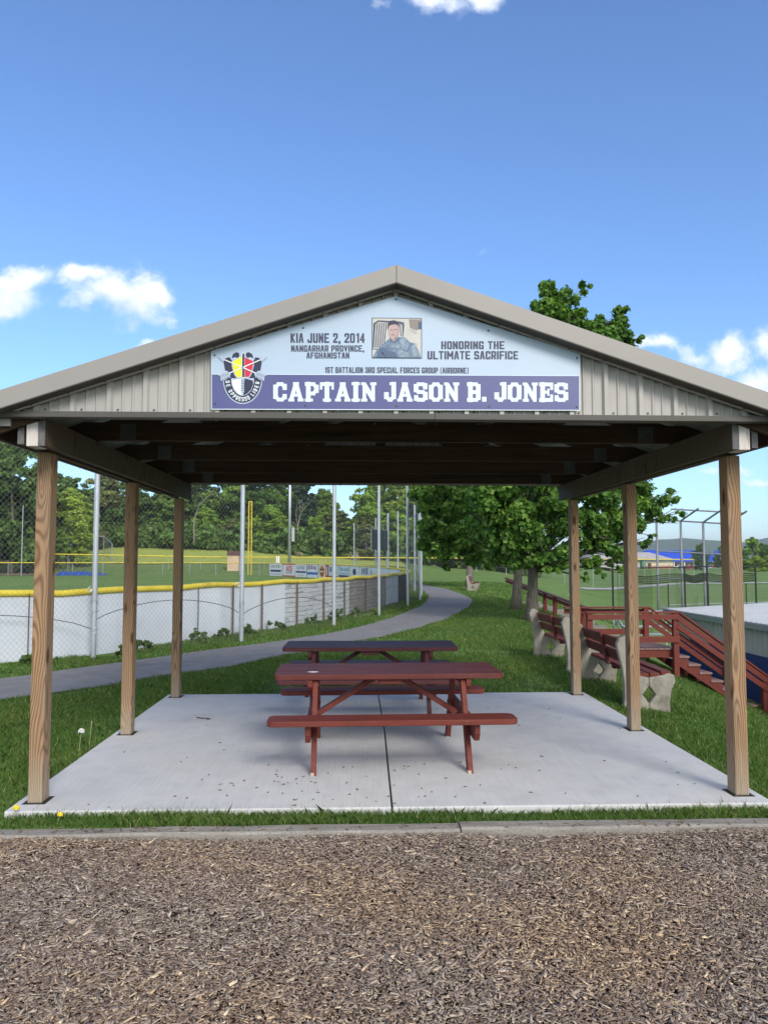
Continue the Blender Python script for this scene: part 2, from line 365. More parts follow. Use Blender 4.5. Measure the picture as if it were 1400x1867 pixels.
class MB:
    def __init__(s): s.v = []; s.f = []
    def add(s, vs, fs):
        b = len(s.v); s.v += [Vector(p) for p in vs]; s.f += [[i + b for i in f] for f in fs]; return s
    def box(s, x0, x1, y0, y1, z0, z1):
        return s.add([(x0, y0, z0), (x1, y0, z0), (x1, y1, z0), (x0, y1, z0), (x0, y0, z1), (x1, y0, z1), (x1, y1, z1), (x0, y1, z1)],
                     [(0, 3, 2, 1), (4, 5, 6, 7), (0, 1, 5, 4), (1, 2, 6, 5), (2, 3, 7, 6), (3, 0, 4, 7)])
    def bar(s, p, q, w, h, up=(0, 0, 1)):                    # w sideways, h along up
        p, q = Vector(p), Vector(q); d = (q - p).normalized(); sd_ = d.cross(Vector(up)).normalized(); u = sd_.cross(d)
        c = [(-w / 2, -h / 2), (w / 2, -h / 2), (w / 2, h / 2), (-w / 2, h / 2)]
        vs = [p + sd_ * a + u * b for a, b in c] + [q + sd_ * a + u * b for a, b in c]
        return s.add(vs, [(3, 2, 1, 0), (4, 5, 6, 7), (0, 1, 5, 4), (1, 2, 6, 5), (2, 3, 7, 6), (3, 0, 4, 7)])
    def tube(s, pts, rad, n=8, caps=True):
        pts = [Vector(p) for p in pts]; rad = rad if isinstance(rad, (list, tuple)) else [rad] * len(pts)
        vs = []; prev = None
        for i, p in enumerate(pts):
            d = (pts[min(i + 1, len(pts) - 1)] - pts[max(i - 1, 0)]).normalized()
            a = d.cross(Vector((0, 0, 1))) if abs(d.z) < .95 else d.cross(Vector((0, 1, 0)))
            a.normalize(); b_ = d.cross(a)
            if prev is not None and a.dot(prev) < 0: a = -a; b_ = -b_
            prev = a
            for k in range(n):
                t = 2 * math.pi * k / n; vs.append(p + (a * math.cos(t) + b_ * math.sin(t)) * rad[i])
        fs = [(i * n + k, i * n + (k + 1) % n, (i + 1) * n + (k + 1) % n, (i + 1) * n + k) for i in range(len(pts) - 1) for k in range(n)]
        if caps: fs += [tuple(range(n)), tuple((len(pts) - 1) * n + k for k in reversed(range(n)))]
        return s.add(vs, fs)
    def prism(s, poly, d):                                   # planar polygon (3d points) thickened by vector d
        n = len(poly); d = Vector(d); a = [Vector(p) for p in poly]
        return s.add(a + [p + d for p in a], [tuple(range(n)), tuple(reversed(range(n, 2 * n)))] + [(i, i + n, (i + 1) % n + n, (i + 1) % n) for i in range(n)])
    def build(s, name, mat, parent=None, local=False, smooth=False, bevel=0):
        off = Vector() if (parent is None or local) else ROOT[parent.name]
        me = bpy.data.meshes.new(name); me.from_pydata([v - off for v in s.v], [], s.f); me.update()
        import bmesh
        bm = bmesh.new(); bm.from_mesh(me); bmesh.ops.recalc_face_normals(bm, faces=bm.faces); bm.to_mesh(me); bm.free()
        return link_mesh(me, name, mat, parent, smooth, bevel)

def np_mesh(name, V, F, tone=None):                          # V (n,3), F (m,k)
    me = bpy.data.meshes.new(name); n, (m, k) = len(V), F.shape
    me.vertices.add(n); me.vertices.foreach_set('co', np.ascontiguousarray(V, dtype=np.float32).ravel())
    me.loops.add(m * k); me.loops.foreach_set('vertex_index', np.ascontiguousarray(F, dtype=np.int32).ravel())
    me.polygons.add(m); me.polygons.foreach_set('loop_start', np.arange(0, m * k, k, dtype=np.int32))
    if tone is not None:
        a = me.attributes.new('tone', 'FLOAT', 'POINT'); a.data.foreach_set('value', np.ascontiguousarray(tone, dtype=np.float32))
    me.update(calc_edges=True); me.validate(); return me

def copy_tree(o, parent=None):
    c = o.copy(); COL.objects.link(c); c.parent = parent
    ROOT[c.name] = ROOT.get(o.name, Vector())
    for ch in children(o): copy_tree(ch, c)
    return c

def inpoly(x, y, poly):
    r = np.zeros(len(x), bool); n = len(poly)
    for i in range(n):
        x0, y0 = poly[i]; x1, y1 = poly[(i + 1) % n]
        if y0 == y1: continue
        c = ((y0 > y) != (y1 > y)) & (x < (x1 - x0) * (y - y0) / (y1 - y0) + x0); r ^= c
    return r

# ---------------------------------------------------------------- terrain
def sst(a, b, x): t = np.clip((x - a) / (b - a), 0, 1); return t * t * (3 - 2 * t)
def tz(x, y):
    x = np.asarray(x, float); y = np.asarray(y, float)
    xe = 2.6 + .13 * np.clip(y - 8, 0, 400); W = 7.2 + .15 * np.clip(y - 15, 0, 400)
    z = -.05 - 2.15 * sst(0, 1, (x - xe) / W)
    rise = np.interp(x, [-35, -20, -4, 4, 14, 26], [4.0, 3.6, 2.5, 2.0, .5, 0])
    z = z + rise * sst(92, 126, y) + np.clip(y - 126, 0, 60) * .02 * (x < 0)
    z = z + .005 * (1 - sst(4.75, 5.0, y)) - .25 * (1 - sst(4.70, 4.76, y))
    z = z + .012 * np.sin(x * 1.7 + y * .9) * np.sin(y * 1.3 - x * .6) * (np.hypot(x, y) < 60)
    return z
def TZ(x, y): return float(tz(x, y))

gx = np.unique(np.concatenate([np.arange(-14, 16.01, .5), np.linspace(-150, -14, 40), np.linspace(16, 150, 50), [-6000, -3000, -1200, -500, -300, 220, 350, 600, 1500, 3000, 6000]]))
gy = np.unique(np.concatenate([np.arange(-4, 40.01, .5), [4.62, 4.70, 4.73, 4.76, 4.80, 4.87, 4.94], np.linspace(40, 200, 70), [-200, -60, -20, -8, 250, 320, 420, 600, 1000, 2000, 4000, 8000]]))
XX, YY = np.meshgrid(gx, gy); V = np.stack([XX.ravel(), YY.ravel(), tz(XX.ravel(), YY.ravel())], 1)
nx, ny = len(gx), len(gy); I = np.arange(nx * ny).reshape(ny, nx)
F = np.stack([I[:-1, :-1].ravel(), I[:-1, 1:].ravel(), I[1:, 1:].ravel(), I[1:, :-1].ravel()], 1)
tag(link_mesh(np_mesh('ground', V, F), 'ground', 'grass_ground', smooth=True), kind='structure')

def strip(name, L, Rr, mat, dz, kind='structure'):
    m = MB(); n = len(L); vs = []
    for (a, b) in zip(L, Rr): vs += [(a[0], a[1], TZ(*a) + dz), (b[0], b[1], TZ(*b) + dz)]
    m.add(vs, [(2 * i, 2 * i + 1, 2 * i + 3, 2 * i + 2) for i in range(n - 1)])
    o = m.build(name, mat); tag(o, kind=kind); return o
def smooth_line(pts, k):
    pts = np.array(pts, float); d = np.r_[0, np.cumsum(np.hypot(*np.diff(pts[:, :2], axis=0).T))]
    t = np.linspace(0, d[-1], k); q = np.stack([np.interp(t, d, pts[:, i]) for i in range(pts.shape[1])], 1)
    for _ in range(2): q[1:-1] = (q[:-2] + 2 * q[1:-1] + q[2:]) / 4
    return q
PF = smooth_line([(-12, 5.2), (-8, 8), (-4.93, 10.94), (-3.78, 12.6), (-2.5, 14.43), (-1.3, 16.3), (-.16, 18.3), (1.0, 21.9), (2.45, 28.2), (3.35, 35), (3.7, 43), (3.6, 53), (2.6, 66), (1.5, 80)], 110)
PN = smooth_line([(-11, 3.2), (-7, 6.3), (-4.18, 9.2), (-3.15, 10.55), (-2.1, 12.05), (-.89, 14.1), (.85, 17.1), (2.6, 21.9), (4.1, 27.8), (4.85, 32), (5.15, 38), (5.15, 45), (4.4, 55), (3.6, 66), (2.6, 80)], 110)
strip('path', PF, PN, 'asphalt', .018)
d_ = PF - PN; d_ /= np.hypot(*d_.T)[:, None]
wob = (RNG.random((110, 1)) * .07 + .02)
strip('path_verge', PF + d_ * wob, PN - d_ * wob * .6, 'path_edge', .012)
PATHPOLY = [tuple(p) for p in PF] + [tuple(p) for p in PN[::-1]]

# concrete slab in two pours with an open joint
SX0, SX1, SY0, SY1 = -2.245, 2.77, 5.10, 9.40
m = MB(); J = [(.235, SY0), (.25, 6.2), (.268, 7.4), (.262, SY1)]
def slabhalf(xs, sgn):
    poly = [(xs, SY0)] + [(a + sgn * .006, b) for a, b in J] + [(xs, SY1)]
    m.prism([(a, b, 0) for a, b in poly], (0, 0, -.2))
slabhalf(SX0, -1); slabhalf(SX1, 1)
sl = m.build('concrete_slab', 'concrete', bevel=.008); tag(sl, kind='structure')
tag(MB().box(SX0 + .05, SX1 - .05, SY0 + .05, SY1 - .05, -.15, -.022).build('slab_joint_base', 'dark_gap'), kind='structure')

# mulch bed and chips
tag(MB().box(-9, 9, -3, 4.70, -.3, -.072).build('mulch_bed', 'mulch_bed'), kind='structure')
def chips():
    N = 250000
    y = 1.6 + (4.70 - 1.6) * RNG.random(N) ** .85; x = (RNG.random(N) * 2 - 1) * (1.6 + .55 * y)
    L = RNG.gamma(2.6, .0080, N).clip(.005, .065); W = (.0024 + .0068 * RNG.random(N)) * np.clip(L / .025, .6, 1.4)
    hump = .012 * (np.sin(x * 3.1 + 1) * np.sin(y * 4.3) + np.sin(x * 7.7) * np.sin(y * 6.1 + 2) * .6)
    z = -.060 + hump + RNG.random(N) * .024
    a = RNG.random(N) * 2 * np.pi; tl = RNG.normal(0, .22, N); rl = RNG.normal(0, .35, N)
    dx = np.stack([np.cos(a) * np.cos(tl), np.sin(a) * np.cos(tl), np.sin(tl)], 1)
    sx = np.stack([-np.sin(a) * np.cos(rl), np.cos(a) * np.cos(rl), np.sin(rl)], 1)
    up = np.cross(dx, sx); c = np.stack([x, y, z], 1)
    q = []
    j = lambda: (.75 + .5 * RNG.random((N, 1)))
    for (p, r) in ((-1, -1), (1, -1), (1, 1), (-1, 1)):
        q.append(c + dx * (L / 2)[:, None] * p * j() + sx * (W / 2)[:, None] * r * j())
    top = [p + up * .0022 for p in q]
    V = np.stack(q + top, 1).reshape(-1, 3); b = (np.arange(N) * 8)[:, None]
    F = np.concatenate([b + np.array([[4, 5, 6, 7]]), b + np.array([[0, 1, 5, 4]]), b + np.array([[1, 2, 6, 5]]), b + np.array([[2, 3, 7, 6]]), b + np.array([[3, 0, 4, 7]])], 0)
    patch = np.sin(x * 1.3 + .5 + .8 * np.sin(y * 1.7)) * np.sin(y * 2.1 + .7 * np.sin(x * 2.3)) + .5 * np.sin(x * 4.1 + 2 * y) * np.sin(y * 3.7 - x)
    t = (RNG.beta(2.1, 1.9, N) * .95 + patch * .05 + .01).clip(0, 1); warm = (.36 + .40 * patch + RNG.normal(0, .22, N)).clip(0, 1)
    me = np_mesh('wood_chips', V, F, np.repeat(t, 8)); a_ = me.attributes.new('warm', 'FLOAT', 'POINT'); a_.data.foreach_set('value', np.repeat(warm, 8).astype(np.float32))
    tag(link_mesh(me, 'wood_chips', 'mulch_chip'), kind='stuff',
        label='brown and grey shredded wood chips covering the playground bed', cat='mulch')
chips()

# landscape timbers
def timber(x0, y0, x1, y1, z0, z1, label):
    t = MB(); k = 14; vs = []; fs = []
    for i in range(k + 1):
        f = i / k; x = x0 + (x1 - x0) * f; y = y0 + (y1 - y0) * f; j = RNG.normal(0, .0025, 4)
        c = .014
        prof = [(-.065, -.10), (-.065, .045 + j[0] - c), (-.065 + c, .045 + j[0]), (.065 - c, .045 + j[1]), (.065, .045 + j[1] - c), (.065, -.10)]
        zz = z0 + (z1 - z0) * f
        vs += [(x, y + a, zz + b) for a, b in prof]
    n = 6
    for i in range(k):
        fs += [(i * n + a, i * n + (a + 1) % n, (i + 1) * n + (a + 1) % n, (i + 1) * n + a) for a in range(n)]
    fs += [tuple(range(n)), tuple(k * n + a for a in range(n))]
    t.add(vs, fs); o = t.build('landscape_timber', 'timber_grey'); tag(o, label, 'timber', 'edging timbers along the mulch')
timber(-4.2, 4.765, .628, 4.785, -.068, -.062, 'long weathered grey timber edging the mulch, left of the butt joint')
timber(.636, 4.792, 5.4, 4.80, -.058, -.064, 'long weathered grey timber edging the mulch, right of the butt joint')

m = MB()
for k in range(150):
    x = random.choice((random.gauss(-1.2, .45), random.gauss(1.7, .5), random.uniform(-2.3, 2.6))); y = 4.785 + random.uniform(-.05, .05); a = random.random() * 6.28; l = random.uniform(.006, .018); w = random.uniform(.0025, .005)
    c, s_ = math.cos(a), math.sin(a); z = -.0155 + random.uniform(0, .003)
    m.prism([(x + c * p - s_ * q, y + s_ * p + c * q, z) for p, q in ((-l, -w), (l, -w * .7), (l, w), (-l, w * .8))], (0, 0, .003))
tag(m.build('strewn_chips', 'litter_brown'), kind='stuff', label='brown wood chips strewn along the top of the grey timbers', cat='mulch')

# ---------------------------------------------------------------- grass blades
TREES_XY = []
def blades(name, regions):
    Vs, Fs, Ts = [], [], []; base = 0
    for (x0, x1, y0, y1, dens, h, w, excl) in regions:
        n = int((x1 - x0) * (y1 - y0) * dens)
        x = x0 + (x1 - x0) * RNG.random(n); y = y0 + (y1 - y0) * RNG.random(n)
        keep = ~inpoly(x, y, PATHPOLY) & ~((x > SX0) & (x < SX1) & (y > SY0) & (y < SY1)) & (y > 4.87)
        cl = np.sin(x * 2.1 + 3) * np.sin(y * 1.7) + .6 * np.sin(x * 5.3 + y * 4.1) * np.sin(y * 6.2 - x * 2)
        keep &= RNG.random(n) < (.74 + .30 * cl)
        if excl: keep &= excl(x, y)
        x, y, cl = x[keep], y[keep], cl[keep]; n = len(x); z = tz(x, y) - .004
        hh = h * (.45 + .9 * RNG.random(n)) * (1 + .25 * cl); ww = w * (.7 + .6 * RNG.random(n))
        a = RNG.random(n) * 2 * np.pi; b = RNG.random(n) * 2 * np.pi; lean = hh * (.15 + .75 * RNG.random(n))
        p = np.stack([x, y, z], 1); s = np.stack([np.cos(a), np.sin(a), 0 * a], 1) * (ww / 2)[:, None]
        t = np.stack([np.cos(b) * lean, np.sin(b) * lean, hh], 1); mid = np.stack([np.cos(b) * lean * .3, np.sin(b) * lean * .3, hh * .6], 1)
        V = np.stack([p - s, p + s, p + mid + s * .8, p + t, p + mid - s * .8], 1).reshape(-1, 3)
        F = (np.arange(n) * 5)[:, None] + np.array([[0, 1, 2, 3, 4]]) + base
        base += n * 5; Vs.append(V); Fs.append(F)
        dry = (RNG.random(n) < .08) * .6
        Ts.append(np.repeat((.42 + .16 * cl + RNG.normal(0, .16, n) + dry).clip(0, 1), 5))
    me = np_mesh(name, np.concatenate(Vs), np.concatenate(Fs), np.concatenate(Ts))
    return tag(link_mesh(me, name, 'grass_blade'), kind='stuff', label='short green lawn grass round the slab and along the path', cat='grass')
WALLXY = [(-9, 10.2), (-5.57, 12.66), (-4.56, 13.75), (-3.33, 16.2), (-2.6, 17.4), (-1.61, 19.5), (-.95, 21.2), (-.31, 23.1), (.44, 25.6), (1.63, 30.3), (2.35, 35), (2.75, 40)]
def right_of_wall(x, y): return x > np.interp(y, [p[1] for p in WALLXY], [p[0] for p in WALLXY])
blades('lawn_grass', [
    (-3.4, 3.9, 4.86, 5.10, 21000, .042, .0038, None),
    (-3.2, 3.7, 5.04, 5.10, 5000, .062, .003, None),
    (-5.5, -2.27, 4.86, 9.4, 5600, .042, .006, None),
    (-6.5, 3.0, 9.4, 13.5, 3200, .05, .007, right_of_wall),
    (2.77, 7.0, 4.86, 9.4, 5200, .05, .006, None),
    (2.7, 10.0, 9.4, 18.0, 2000, .065, .008, None),
    (-4.0, 6.0, 13.5, 22, 1500, .055, .010, right_of_wall),
    (-2.0, 9.0, 22, 34, 520, .06, .016, right_of_wall),
    (1.0, 12.0, 34, 60, 130, .07, .03, right_of_wall)])

# fallen bits on the slab
def litter():
    n = 125; m = MB()
    for i in range(n):
        if i < 55: x, y = random.gauss(-.2, .55), random.gauss(5.6, .3)
        else: x, y = random.uniform(-2.0, 2.6), 5.1 + 3.4 * random.random() ** 2.4
        if not (SX0 + .05 < x < SX1 - .05 and SY0 + .04 < y < SY1): continue
        a = random.random() * 6.28; l = random.uniform(.005, .017); w = random.uniform(.003, .0065)
        c, s = math.cos(a), math.sin(a); z = .002
        pts = [(-l, 0), (-l * .3, w), (l * .6, w * .8), (l, 0), (l * .4, -w), (-l * .4, -w * .8)]
        m.prism([(x + c * p - s * q, y + s * p + c * q, z + random.uniform(0, .004)) for p, q in pts], (0, 0, .003))
    tag(m.build('leaf_litter', 'litter_brown'), kind='stuff', label='dark leaf crumbs and bark scraps strewn on the concrete slab', cat='litter')
litter()

# ---------------------------------------------------------------- pavilion
pav = empty('picnic_pavilion', (.24, 7.2, 0), 'open wooden picnic pavilion with tan metal gable on the concrete slab', 'pavilion')
PX = (-2.118, 2.634); PYs = (5.32, 7.32, 9.25); BT = 2.335
for sx_ in PX:
    for j, y in enumerate(PYs):
        o = MB().box(-.048, .048, -.0625, .0625, 0.0, BT).build('post', 'post_wood', pav, local=True, bevel=.008)
        o.location = (sx_ - .24, y - 7.2, 0)
        jt = MB().box(sx_ - .075, sx_ + .075, y - .085, y + .085, -.03, .0025)
        jt.build('expansion_joint', 'dark_gap', o, local=True).location = (0, 0, 0)
        j_ = [c for c in children(o)][-1]
        for v in j_.data.vertices: v.co.x -= sx_; v.co.y -= y
BY0, BY1 = 4.97, 9.36
for sgn, sx_ in ((1, PX[0]), (-1, PX[1])):
    sx_ = sx_ if sgn > 0 else 2.606
    # beam: inner and outer ply, pale filler at the front end
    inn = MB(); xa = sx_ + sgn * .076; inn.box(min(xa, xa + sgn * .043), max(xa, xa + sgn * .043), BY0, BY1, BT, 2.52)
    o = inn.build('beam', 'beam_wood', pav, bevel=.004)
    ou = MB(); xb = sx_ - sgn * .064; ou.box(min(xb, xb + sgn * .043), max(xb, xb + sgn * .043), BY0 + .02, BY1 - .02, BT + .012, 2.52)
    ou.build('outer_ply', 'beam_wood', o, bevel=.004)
    fl = MB(); xc = sx_ + sgn * .001; fl.box(min(xc, xc + sgn * .073), max(xc, xc + sgn * .073), BY0 - .003, BY0 + .15, BT - .002, 2.515)
    fl.build('end_block', 'end_grain_white', o, bevel=.003)
    cp = MB(); cp.box(min(xa, xa + sgn * .043) + .001, max(xa, xa + sgn * .043) - .001, BY0 - .0025, BY0 + .02, BT + .001, 2.519)
    cp.build('end_grain', 'end_grain_grey', o)
    cp = MB(); cp.box(min(xb, xb + sgn * .043) + .001, max(xb, xb + sgn * .043) - .001, BY0 + .0175, BY0 + .04, BT + .013, 2.519)
    cp.build('end_grain', 'end_grain_grey', o)
RX, RZ, SLP = .249, 3.460, .337
EX = 2.68                                                     # half span to the eave
def roofz(x): return RZ - SLP * abs(x - RX)
TY = (4.95, 5.93, 7.06, 8.10, 9.12)
for i, y in enumerate(TY):
    t = MB(); zb = 2.522
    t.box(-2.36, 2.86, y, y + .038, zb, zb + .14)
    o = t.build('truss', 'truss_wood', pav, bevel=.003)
    for s in (-1, 1):
        t = MB(); x1 = RX + s * (EX - .1)
        t.bar((RX + s * .02, y + .0185, RZ - .14), (x1, y + .0185, roofz(x1) - .125), .036, .13, (0, 0, 1)); t.build('top_chord', 'truss_wood', o)
        t = MB(); xm = RX + s * 1.15
        t.bar((RX + s * .55, y + .0185, zb + .142), (xm, y + .0185, roofz(xm) - .19), .036, .085); t.build('web', 'truss_wood', o)
        t = MB()
        xs = (PX[0] + .36) if s < 0 else (PX[1] - .36)
        t.box(xs - .06, xs + .06, y - .004, y - .0005, zb + .008, zb + .13)
        for k in range(5): t.box(xs - .055 + k * .025, xs - .045 + k * .025, y - .007, y - .004, zb + .012, zb + .126)
        t.build('nail_plate', 'nail_metal', o)
    MB().box(RX - .019, RX + .019, y, y + .037, zb + .142, RZ - .2).build('king_post', 'truss_wood', o)
for s in (-1, 1):                                              # purlins and roof sheets
    for k in range(6):
        xx = RX + s * (.12 + k * .5)
        m = MB(); zc = roofz(xx) - .030
        m.bar((xx, 4.84, zc), (xx, 9.55, zc), .085, .036, (s * SLP, 0, 1)); m.build('purlin', 'truss_wood', pav)
    m = MB(); prof = []; y = 4.80
    while y < 9.6:
        prof += [(y, 0), (y + .018, .019), (y + .048, .019), (y + .066, 0), (y + .115, 0), (y + .122, .004), (y + .132, .004), (y + .139, 0), (y + .172, 0), (y + .179, .004), (y + .189, .004), (y + .196, 0)]
        y += .2286
    vs = []
    for (yy, h) in prof: vs += [(RX + s * .005, yy, RZ - .008 + h), (RX + s * EX, yy, RZ - .008 - SLP * EX + h)]
    m.add(vs, [(2 * i, 2 * i + 1, 2 * i + 3, 2 * i + 2) for i in range(len(prof) - 1)]); o = m.build('roof_sheet', 'roof_liner', pav)
    sm = o.modifiers.new('thick', 'SOLIDIFY'); sm.thickness = .002; sm.offset = 1
    # rake trim at both gables
    for ya, yb in ((4.765, 4.885), (9.50, 9.62)):
        m = MB(); xa, xb = RX + s * .0006, RX + s * (EX + .03); zt = .018
        for (za, zb_, y0, y1, mt, nm) in ((zt, zt - .117, ya, yb, 'trim_metal', 'rake_trim'),):
            top0, top1 = RZ + za, RZ + za - SLP * (EX + .03); b0, b1 = RZ + zb_, RZ + zb_ - SLP * (EX + .03)
            m.prism([(xa, y0, b0), (xb, y0, b1), (xb, y0, top1), (xa, y0, top0)], (0, y1 - y0, 0)); rk = m.build(nm, mt, pav, bevel=.004)
            m = MB(); q_ = .004 if ya < 5 else 0
            m.prism([(xa, y0 + q_, b0 - .004), (xb, y0 + q_, b1 - .004), (xb, y0 + q_, b1 + .0), (xa, y0 + q_, b0 + .0)], (0, y1 - y0 - q_, 0)); m.build('rake_shade_strip', 'rake_shade', rk)  # thin dark strip: shade under the rake put in as colour
    m = MB(); za, zb_ = -.090, -.115; xb = RX + s * 2.51        # small light trim under the rake
    m.prism([(RX + s * .0006, 4.868, RZ + zb_), (xb, 4.868, RZ + zb_ - SLP * 2.51), (xb, 4.868, RZ + za - SLP * 2.51), (RX + s * .0006, 4.868, RZ + za)], (0, .02, 0)); m.build('gable_trim', 'siding_metal', pav)
    # eave fascia
    xe = RX + s * (EX - .02); ze = roofz(xe)
    MB().box(min(xe, xe - s * .03), max(xe, xe - s * .03), 4.89, 9.5, ze - .15, ze - .03).build('fascia', 'truss_wood', pav)
    MB().box(min(xe, xe + s * .012), max(xe, xe + s * .012), 4.89, 9.5, ze - .155, ze - .012).build('eave_trim', 'trim_metal', pav)
    xo = PX[0] - .085 if s < 0 else PX[1] + .085
    MB().box(min(xo, xe - s * .04), max(xo, xe - s * .04), 4.925, 4.945, 2.455, 2.502).build('soffit_trim', 'siding_metal', pav)
m = MB()
m.prism([(RX - .16, 4.80, RZ + .024 - SLP * .16), (RX, 4.80, RZ + .025), (RX + .16, 4.80, RZ + .024 - SLP * .16), (RX + .16, 4.80, RZ + .019 - SLP * .16), (RX, 4.80, RZ + .020), (RX - .16, 4.80, RZ + .019 - SLP * .16)], (0, 4.80, 0)); m.build('ridge_cap', 'trim_metal', pav)

def gable_sheet(y, sg, name):
    prof = []; x = RX - .02 - .2286 * 12
    while x < RX + 2.8:
        prof += [(x, 0), (x + .010, .026), (x + .036, .026), (x + .046, 0), (x + .096, 0), (x + .103, .009), (x + .112, .009), (x + .119, 0), (x + .160, 0), (x + .167, .009), (x + .176, .009), (x + .183, 0)]
        x += .2286
    prof = [p for p in prof if abs(p[0] - RX) < 2.60]; vs = []
    for (xx, h) in prof: vs += [(xx, y - sg * h, 2.53), (xx, y - sg * h, max(2.531, roofz(xx) - .108))]
    m = MB(); m.add(vs, [(2 * i, 2 * i + 2, 2 * i + 3, 2 * i + 1) for i in range(len(prof) - 1)]); return m.build(name, 'siding_metal', pav)
gable_sheet(4.916, 1, 'gable_siding'); gable_sheet(9.48, -1, 'gable_siding')
MB().box(RX - 2.62, RX + .25, 4.862, 4.948, 2.503, 2.541).build('bottom_trim', 'trim_shade_tone', pav, bevel=.003)
MB().box(RX + .251, RX + 2.62, 4.860, 4.948, 2.502, 2.540).build('bottom_trim', 'trim_shade_tone', pav, bevel=.003)
MB().box(RX - 2.62, RX + 2.62, 9.44, 9.53, 2.56, 2.60).build('bottom_trim', 'trim_shade_tone', pav)
scr = None
for k in range(-11, 12):
    for zz, dx in ((2.562, .075), (None, .005)):
        x = RX - .02 + .2286 * k + dx
        z = zz or roofz(x) - .104
        if zz and abs(x - RX) > 2.35: continue
        y = 4.914 if zz else 4.866
        if scr is None:
            m = MB(); m.tube([(0, .001, 0), (0, -.004, 0)], [.008, .006], 8); scr = m.build('screw', 'screw_dark', pav, local=True); c = scr
        else:
            c = scr.copy(); COL.objects.link(c); c.parent = pav
        c.location = (x - .24, y - 7.2, z)

